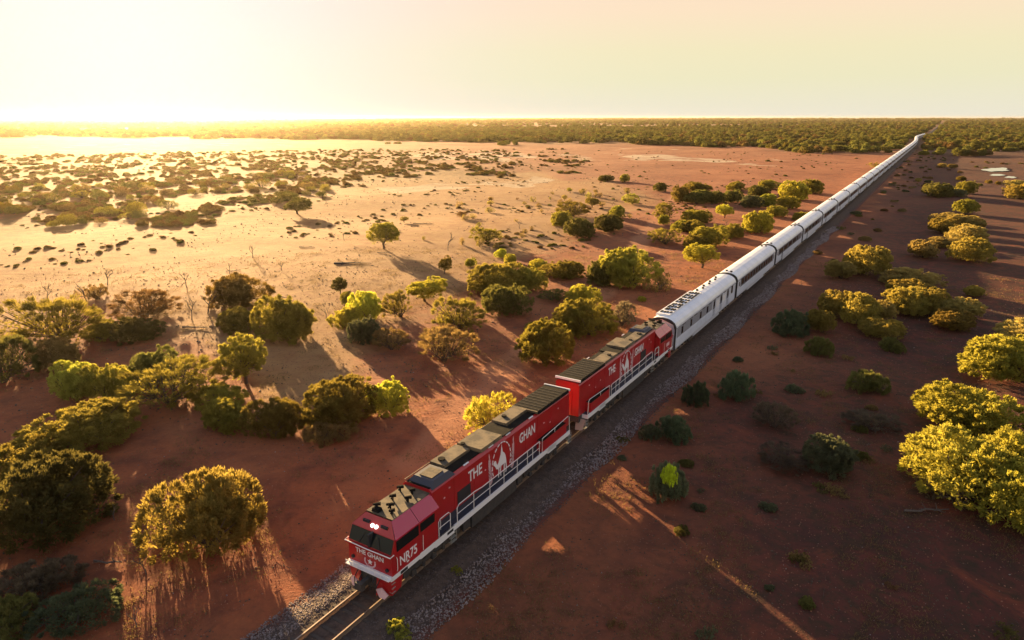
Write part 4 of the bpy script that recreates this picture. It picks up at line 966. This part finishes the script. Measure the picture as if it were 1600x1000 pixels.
# far woods, scrub belt and ground cover as masses
def gn_scatter(name, pts, scl, protos_, parent_kind='stuff'):
    for k, pm in enumerate(protos_):
        sel = [i_ for i_ in range(len(pts)) if i_ % len(protos_) == k]
        me = bpy.data.meshes.new(name); P = np.array([pts[i_] for i_ in sel], np.float32)
        me.vertices.add(len(P)); me.vertices.foreach_set('co', P.ravel())
        a = me.attributes.new('s', 'FLOAT_VECTOR', 'POINT'); a.data.foreach_set('vector', np.array([scl[i_] for i_ in sel], np.float32).ravel())
        b = me.attributes.new('rz', 'FLOAT', 'POINT'); b.data.foreach_set('value', np.random.default_rng(k).uniform(0, 6.28, len(P)).astype(np.float32))
        po = bpy.data.objects.new('scrub_source', pm)
        o = link(name, me); tag(o, kind='stuff')
        g = bpy.data.node_groups.new(name, 'GeometryNodeTree')
        g.interface.new_socket('Geometry', in_out='INPUT', socket_type='NodeSocketGeometry'); g.interface.new_socket('Geometry', in_out='OUTPUT', socket_type='NodeSocketGeometry')
        gi = g.nodes.new('NodeGroupInput'); go_ = g.nodes.new('NodeGroupOutput'); ip = g.nodes.new('GeometryNodeInstanceOnPoints'); oi = g.nodes.new('GeometryNodeObjectInfo'); oi.inputs['Object'].default_value = po
        na_ = g.nodes.new('GeometryNodeInputNamedAttribute'); na_.data_type = 'FLOAT_VECTOR'; na_.inputs['Name'].default_value = 's'
        nb_ = g.nodes.new('GeometryNodeInputNamedAttribute'); nb_.data_type = 'FLOAT'; nb_.inputs['Name'].default_value = 'rz'
        cx = g.nodes.new('ShaderNodeCombineXYZ')
        g.links.new(gi.outputs[0], ip.inputs['Points']); g.links.new(oi.outputs['Geometry'], ip.inputs['Instance']); g.links.new(na_.outputs[0], ip.inputs['Scale'])
        g.links.new(nb_.outputs[0], cx.inputs[2]); g.links.new(cx.outputs[0], ip.inputs['Rotation']); g.links.new(ip.outputs[0], go_.inputs[0])
        md = o.modifiers.new('scatter', 'NODES'); md.node_group = g
def farproto(kd, seed, nb, m):
    V_, _ = crown(kd, seed, .07); V_ = V_.reshape(-1, 4, 3); c = V_.mean(1, keepdims=True); V_ = (c+(V_-c)*1.7).reshape(-1, 3)
    return fastmesh('far_crown', V_, np.arange(len(V_)).reshape(-1, 4), m)
LF2 = leaf_mat('far_foliage_brown', False, (.13, .092, .042)); LF3 = leaf_mat('far_foliage_green', False, (.16, .155, .04))
FP = [farproto('dome', 501, 0, LF), farproto('dome', 502, 0, LF3), farproto('umb', 503, 0, LF), farproto('dome', 504, 0, LF2)]
def cover(name, n, xr, yr, fn, seed, smin, smax, ps, hr=.62):
    r = np.random.default_rng(seed); az_ = r.uniform(*xr, n); u = r.uniform(0, 1, n)
    d = np.sqrt(yr[0]**2+u*(yr[1]**2-yr[0]**2)) if yr[1]/yr[0] < 4 else yr[0]*(yr[1]/yr[0])**u
    x = d*np.sin(az_); y = d*np.cos(az_); nn_ = (x-P0[0])*NX+(y-P0[1])*NY; tt_ = (x-P0[0])*DX+(y-P0[1])*DY
    keep = (np.abs(nn_-off(tt_)) > 9) & fn(x, y, d); x, y, d = x[keep], y[keep], d[keep]
    z = height(x, y); w = r.uniform(smin, smax, len(x))*np.maximum(1, d/2600); s_ = np.stack([w, w, w*r.uniform(hr*.8, hr*1.5, len(x))/np.maximum(1, d/2600)**.7], 1)
    gn_scatter(name, list(zip(x, y, z-.1)), s_, ps); return len(x)
def reg_fn(pix, thr, lam, seed, wob=.08):
    poly = [ground(a, b)[:2] for a, b in pix]
    def f(x, y, d):
        if pix is WOODS and lam < 200: g = wn(x*.22, y, 80, 91)+np.random.default_rng(3).normal(0, .3, len(x)) < .75
        elif pix is WOODS: g = wn(x*.2, y, 420, 93)+np.random.default_rng(3).normal(0, .25, len(x)) < .7
        else: g = True
        sdist = polydist(x, y, poly)/d
        return g & (sdist+wob*wn(x, y, lam, seed) > np.random.default_rng(seed+5).exponential(.02, len(x))-.03) & (wn(x, y, lam*.6, seed+1)+np.random.default_rng(seed+9).normal(0, .45 if pix is WOODS else 1.0, len(x)) > thr)
    return f
WOODS = [(-900, 213), (-100, 211), (120, 212), (420, 216), (700, 222), (900, 224), (1130, 229), (1240, 233), (1300, 238), (1420, 236), (1450, 236), (1620, 236), (2300, 232), (9000, 190), (2500, 184.2), (-1500, 184.2), (-3000, 190)]
na1 = cover('far_woodland', 60000, (R(-50), R(50)), (430, 1500), reg_fn(WOODS, -.30, 90, 61, .05), 11, 5, 10, FP)
na2 = cover('distant_woodland', 52000, (R(-50), R(50)), (1500, 14500), reg_fn(WOODS, -.35, 420, 62, .02), 12, 7, 15, FP)
# beyond the picture on both sides the woods go on
SCR = [(-500, 372), (-100, 362), (60, 352), (200, 345), (240, 330), (300, 305), (420, 300), (540, 285), (800, 268), (870, 250), (700, 228), (430, 220), (100, 216), (-300, 217), (-900, 240)]
na3 = cover('scrub_belt', 30000, (R(-52), R(8)), (120, 560), reg_fn(SCR, .55, 45, 63, .10), 13, .8, 3.6, [FP[3], FP[0], FP[3]], .5)
na4 = cover('sparse_scrub', 5200, (R(-50), R(50)), (130, 540), lambda x, y, d: (wn(x, y, 60, 70) > .05) & ((x-P0[0])*NX+(y-P0[1])*NY < -25), 14, .4, 1.6, [FP[3], FP[0]], .5)
na5 = cover('east_scrub', 900, (R(20), R(50)), (200, 520), lambda x, y, d: (wn(x, y, 50, 71) > .6), 15, .8, 2.6, [FP[3], FP[0]], .5)
print('scatter', na1, na2, na3, na4, na5, 'plants', cnt)

# dead trees and logs on the open sand
def dead(px, py, hp_, label, seed, lean=.25, name='dead_tree'):
    x, y, D = ground(px, py); h = hp_*D/FPX; r = random.Random(seed); mb = MB()
    def grow(p, d, L, rad_, lv):
        q = p+d*L*.5+Vector((r.uniform(-.06, .06), r.uniform(-.06, .06), 0))*L; e_ = p+d*L; mb.tube([p, q, e_], rad_, 5, rad_*.6, cap=False)
        if lv:
            for _ in range(3 if lv > 1 else 2):
                nd = (d+Vector((r.uniform(-.9, .9), r.uniform(-.9, .9), r.uniform(-.2, .6)))).normalized(); grow(q.lerp(e_, r.uniform(.2, 1)), nd, L*r.uniform(.45, .75), rad_*.6, lv-1)
    grow(Vector((0, 0, -.1)), Vector((r.uniform(-lean, lean), r.uniform(-lean, lean), 1)).normalized(), h*.55, max(.035, h*.03), 3)
    o = mb.build(name, DW); o.location = (x, y, hz(x, y)); return tag(o, label, 'dead tree')
DT = [(168, 446, 28, 'thin dead stem standing on the sand left of the brown fan shrub'), (292, 452, 26, 'dead forked stem standing on bright sand right of the brown fan shrub'), (325, 492, 42, 'tall bare dead tree between the shrubs on bright sand'), (136, 472, 34, 'dead branching snag at the back of the broad fan shrub'), (74, 470, 26, 'small dead stem at the left edge of the sand'), (395, 404, 22, 'leaning dead stem alone on the middle of the open sand'), (538, 378, 14, 'crooked dead bush left of the lone leafy tree'), (360, 432, 22, 'dead tree with fallen wood beside it on bright sand'), (700, 392, 26, 'pale leafless bush behind the small slender tree'), (812, 358, 14, 'dead stem among the long shadows on pink sand'), (440, 424, 16, 'dead twig standing on the sand between the snag and the tree'), (300, 502, 30, 'grey dead branches sprawling on bright sand'), (510, 500, 20, 'dead twigs left of the tight green group'), (230, 905, 40, 'dark dead shrub on the lit patch at the bottom left'), (215, 985, 34, 'dead twig at the bottom edge on the lit patch'), (180, 820, 26, 'broken dry stems between the two large near shrubs')]
for k, (a, b, c, lb) in enumerate(DT): dead(a, b, c, lb, 900+k)
LG = [(550, 414, 60, 'long fallen log with a small green sprout on the sand'), (308, 516, 44, 'fallen branch lying on bright sand beside the dead tree'), (612, 362, 30, 'short log lying on the sand above the lone leafy tree'), (445, 468, 30, 'broken log behind the group of three shrubs'), (480, 388, 26, 'small log on the open sand'), (660, 350, 30, 'thin fallen branch on the sand right of the lone leafy tree'), (365, 425, 22, 'short dark log beside the dead tree on bright sand'), (170, 888, 46, 'fallen trunk across the lit patch at the bottom left'), (1450, 800, 70, 'long grey fallen branch in the shade below the great yellow tree'), (600, 398, 24, 'fallen stick beside the foot of the lone leafy tree')]
for k, (a, b, c, lb) in enumerate(LG):
    x, y, D = ground(a, b); L = c*D/FPX; r = random.Random(k+40); mb = MB(); an = r.uniform(-.5, .5)
    pts = [Vector((math.cos(an)*L*(q-.5)+r.uniform(-.05, .05)*L, math.sin(an)*L*(q-.5)+r.uniform(-.05, .05)*L, .12+.05*r.random())) for q in (0, .25, .5, .75, 1)]
    mb.tube(pts, max(.06, L*.028), 6, .04)
    for q in range(7): p = pts[r.randrange(1, 5)]; mb.tube([p, p+Vector((r.uniform(-.2, .2)*L, r.uniform(-.2, .2)*L, r.uniform(0, .12)*L))], .035, 4, .015)
    o = mb.build('fallen_log', DW); o.location = (x, y, hz(x, y)); tag(o, lb, 'log')

# stones: ballast, windrow, litter on the red ground
def stones(name, P, S_, m, seed):
    r = np.random.default_rng(seed); n = len(P)
    base = np.array([(1, 0, 0), (-1, 0, 0), (0, 1, 0), (0, -1, 0), (0, 0, 1), (0, 0, -1)], float)
    fc = np.array([(0, 2, 4), (2, 1, 4), (1, 3, 4), (3, 0, 4), (2, 0, 5), (1, 2, 5), (3, 1, 5), (0, 3, 5)])
    Q = np.linalg.qr(r.normal(0, 1, (n, 3, 3)))[0]; sc_ = S_[:, None]*r.uniform(.6, 1.3, (n, 3))
    V_ = np.einsum('nij,kj->nki', Q, base)*1.0; V_ = V_*sc_[:, None, :]*r.uniform(.75, 1.2, (n, 6, 1))+P[:, None, :]
    F_ = (fc[None]+(np.arange(n)*6)[:, None, None]).reshape(-1, 3)
    return tag(link(name, fastmesh(name, V_.reshape(-1, 3), F_, m)), kind='stuff')
r = np.random.default_rng(21)
def along(n, t0, t1, nlo, nhi, z, p=1.6):
    t_ = t0+(t1-t0)*r.uniform(0, 1, n)**p; q = r.uniform(nlo, nhi, n)
    return np.stack([P0[0]+t_*DX+q*NX, P0[1]+t_*DY+q*NY, z(q) if callable(z) else np.full(n, z)], 1), t_
def bank(q):
    a = np.abs(q); return np.where(a < 1.75, .50, np.where(q > 0, np.interp(a, [1.75, 2.9, 3.8, 4.7], [.50, .14, .10, -.12]), np.interp(a, [1.75, 3.1, 4.4], [.50, .12, -.12])))
P, t_ = along(52000, -14, 85, -5.0, 4.9, bank); _q = np.abs((P[:, 0]-P0[0])*NX+(P[:, 1]-P0[1])*NY) > 1.2; P[~_q, 2] -= .035; stones('ballast_stones', P, r.uniform(.022, .06, len(P))*(1+t_/90), M['ballast2'] if 'ballast2' in M else mat('ballast_stone', (.155, .115, .10), .9, noise=(2.5, (.06, .042, .035), .3, .65)), 1)
P, t_ = along(15000, -14, 150, 2.4, 4.0, bank); 
P[:, 0] += NX*.35*np.sin(t_*.35); P[:, 1] += NY*.35*np.sin(t_*.35)
stones('gravel_windrow', P, r.uniform(.03, .075, len(P))*(1+t_/110), M['stone'], 2)
P, t_ = along(9000, -12, 10, -5.2, -1.5, bank, 1); stones('pale_ballast_stones', P, r.uniform(.025, .07, len(P)), M['stone'], 5)
n = 26000; a_ = r.uniform(R(-42), R(42), n); d_ = 22+110*r.uniform(0, 1, n)**1.4; x = d_*np.sin(a_); y = d_*np.cos(a_)
q = np.abs((x-P0[0])*NX+(y-P0[1])*NY) > 5.2; x, y, d_ = x[q], y[q], d_[q]
stones('red_earth_stones', np.stack([x, y, height(x, y)], 1), r.uniform(.012, .045, len(x))*(.7+d_/70), M['rstone'], 3)
n = 600; a_ = r.uniform(R(-42), R(42), n); d_ = 22+90*r.uniform(0, 1, n)**1.3; x = d_*np.sin(a_); y = d_*np.cos(a_)
q = np.abs((x-P0[0])*NX+(y-P0[1])*NY) > 4.5; x, y, d_ = x[q], y[q], d_[q]
stones('pale_pebbles', np.stack([x, y, height(x, y)+.01], 1), r.uniform(.015, .05, len(x))*(.7+d_/80), M['stone'], 4)
n = 24000; a_ = r.uniform(R(-44), R(44), n); d_ = 23+95*r.uniform(0, 1, n)**1.4; x = d_*np.sin(a_); y = d_*np.cos(a_)
q = (np.abs((x-P0[0])*NX+(y-P0[1])*NY) > 5) & (wn(x, y, 7, 87)+.6*wn(x, y, 2.2, 88)+r.normal(0, .3, n) > .35); x, y, d_ = x[q], y[q], d_[q]
stones('ground_litter', np.stack([x, y, height(x, y)+.005], 1), r.uniform(.012, .06, len(x))*(.7+d_/70), mat('dark_litter', (.055, .042, .028), .95, noise=(1.1, (.16, .11, .07), .45, .7)), 7)
n = 1800; a_ = r.uniform(R(-42), R(42), n); d_ = 24+80*r.uniform(0, 1, n)**1.3; x = d_*np.sin(a_); y = d_*np.cos(a_)
q = (np.abs((x-P0[0])*NX+(y-P0[1])*NY) > 4.5) & (wn(x, y, 12, 89)+r.normal(0, .4, n) > .2); x, y = x[q], y[q]; an = r.uniform(0, 3.14, len(x)); Ls = r.uniform(.15, .8, len(x))
c0 = np.stack([x, y, height(x, y)+.02], 1); dv = np.stack([np.cos(an)*Ls, np.sin(an)*Ls, r.uniform(0, .12, len(x))], 1); sv = np.stack([-np.sin(an), np.cos(an), an*0], 1)*.012; uv_ = np.array([0, 0, .022])
V_ = np.stack([c0-sv, c0+sv, c0+uv_, c0+dv], 1).reshape(-1, 3); k4 = np.arange(len(x))*4
F_ = np.concatenate([np.stack([k4+a, k4+b, k4+c], 1) for a, b, c in ((0, 2, 3), (2, 1, 3), (0, 3, 1), (0, 1, 2))])
tag(link('fallen_twigs', fastmesh('fallen_twigs', V_, F_, DW)), kind='stuff')
# dark bits of wood and litter over the open sand
n = 7000; a_ = r.uniform(R(-44), R(20), n); d_ = 60+230*r.uniform(0, 1, n)**1.1; x = d_*np.sin(a_); y = d_*np.cos(a_)
q = (np.abs((x-P0[0])*NX+(y-P0[1])*NY) > 9) & (wn(x, y, 22, 85)+r.normal(0, .5, n) > .25); x, y, d_ = x[q], y[q], d_[q]
stones('sand_litter', np.stack([x, y, height(x, y)+.02], 1), r.uniform(.03, .16, len(x))*(.6+d_/200), DW, 6)
# dry grass and litter tufts
n = 11000; a_ = r.uniform(R(-44), R(44), n); d_ = 20+110*r.uniform(0, 1, n)**1.3; x = d_*np.sin(a_); y = d_*np.cos(a_)
q = (np.abs((x-P0[0])*NX+(y-P0[1])*NY) > 4.2) & ((wn(x, y, 9, 81)+.5*wn(x, y, 3, 82)) > .1); x, y, d_ = x[q], y[q], d_[q]; n = len(x); k = 30
C = np.repeat(np.stack([x, y, height(x, y)], 1), k, 0); w_ = np.repeat(r.uniform(.08, .40, n)*(.8+d_/110), k)[:, None]
Pq = C+r.normal(0, 1, C.shape)*w_*np.array([.9, .9, .02]); dr = np.concatenate([r.normal(0, .8, (len(C), 2)), np.ones((len(C), 1))], 1); dr /= np.linalg.norm(dr, axis=1, keepdims=True)
S_ = np.cross(dr, r.normal(0, 1, C.shape)); S_ /= np.linalg.norm(S_, axis=1, keepdims=True)
L_ = w_*r.uniform(.25, .7, (len(C), 1)); V_ = np.stack([Pq, Pq+dr*L_*.5+S_*.014, Pq+dr*L_, Pq+dr*L_*.5-S_*.014], 1).reshape(-1, 3)
tag(link('dry_grass', fastmesh('dry_grass', V_, np.arange(len(V_)).reshape(-1, 4), leaf_mat('dry_grass_blades', False, (.17, .135, .065)))), kind='stuff')

# ------------------------------------------------------------ air
HZ = bpy.data.materials.new('warm_haze'); HZ.use_nodes = True; t = HZ.node_tree; t.nodes.clear()
o_ = nn(t, 'ShaderNodeOutputMaterial'); pv = nn(t, 'ShaderNodeVolumePrincipled'); pv.inputs['Color'].default_value = (1, .84, .60, 1)
pv.inputs['Density'].default_value = HAZE_D; pv.inputs['Anisotropy'].default_value = HAZE_G; lk(t, pv.outputs[0], o_.inputs['Volume'])
tag(MB().box(-15600, 15600, -15600, 15600, -3, 30).build('haze', HZ), kind='stuff')
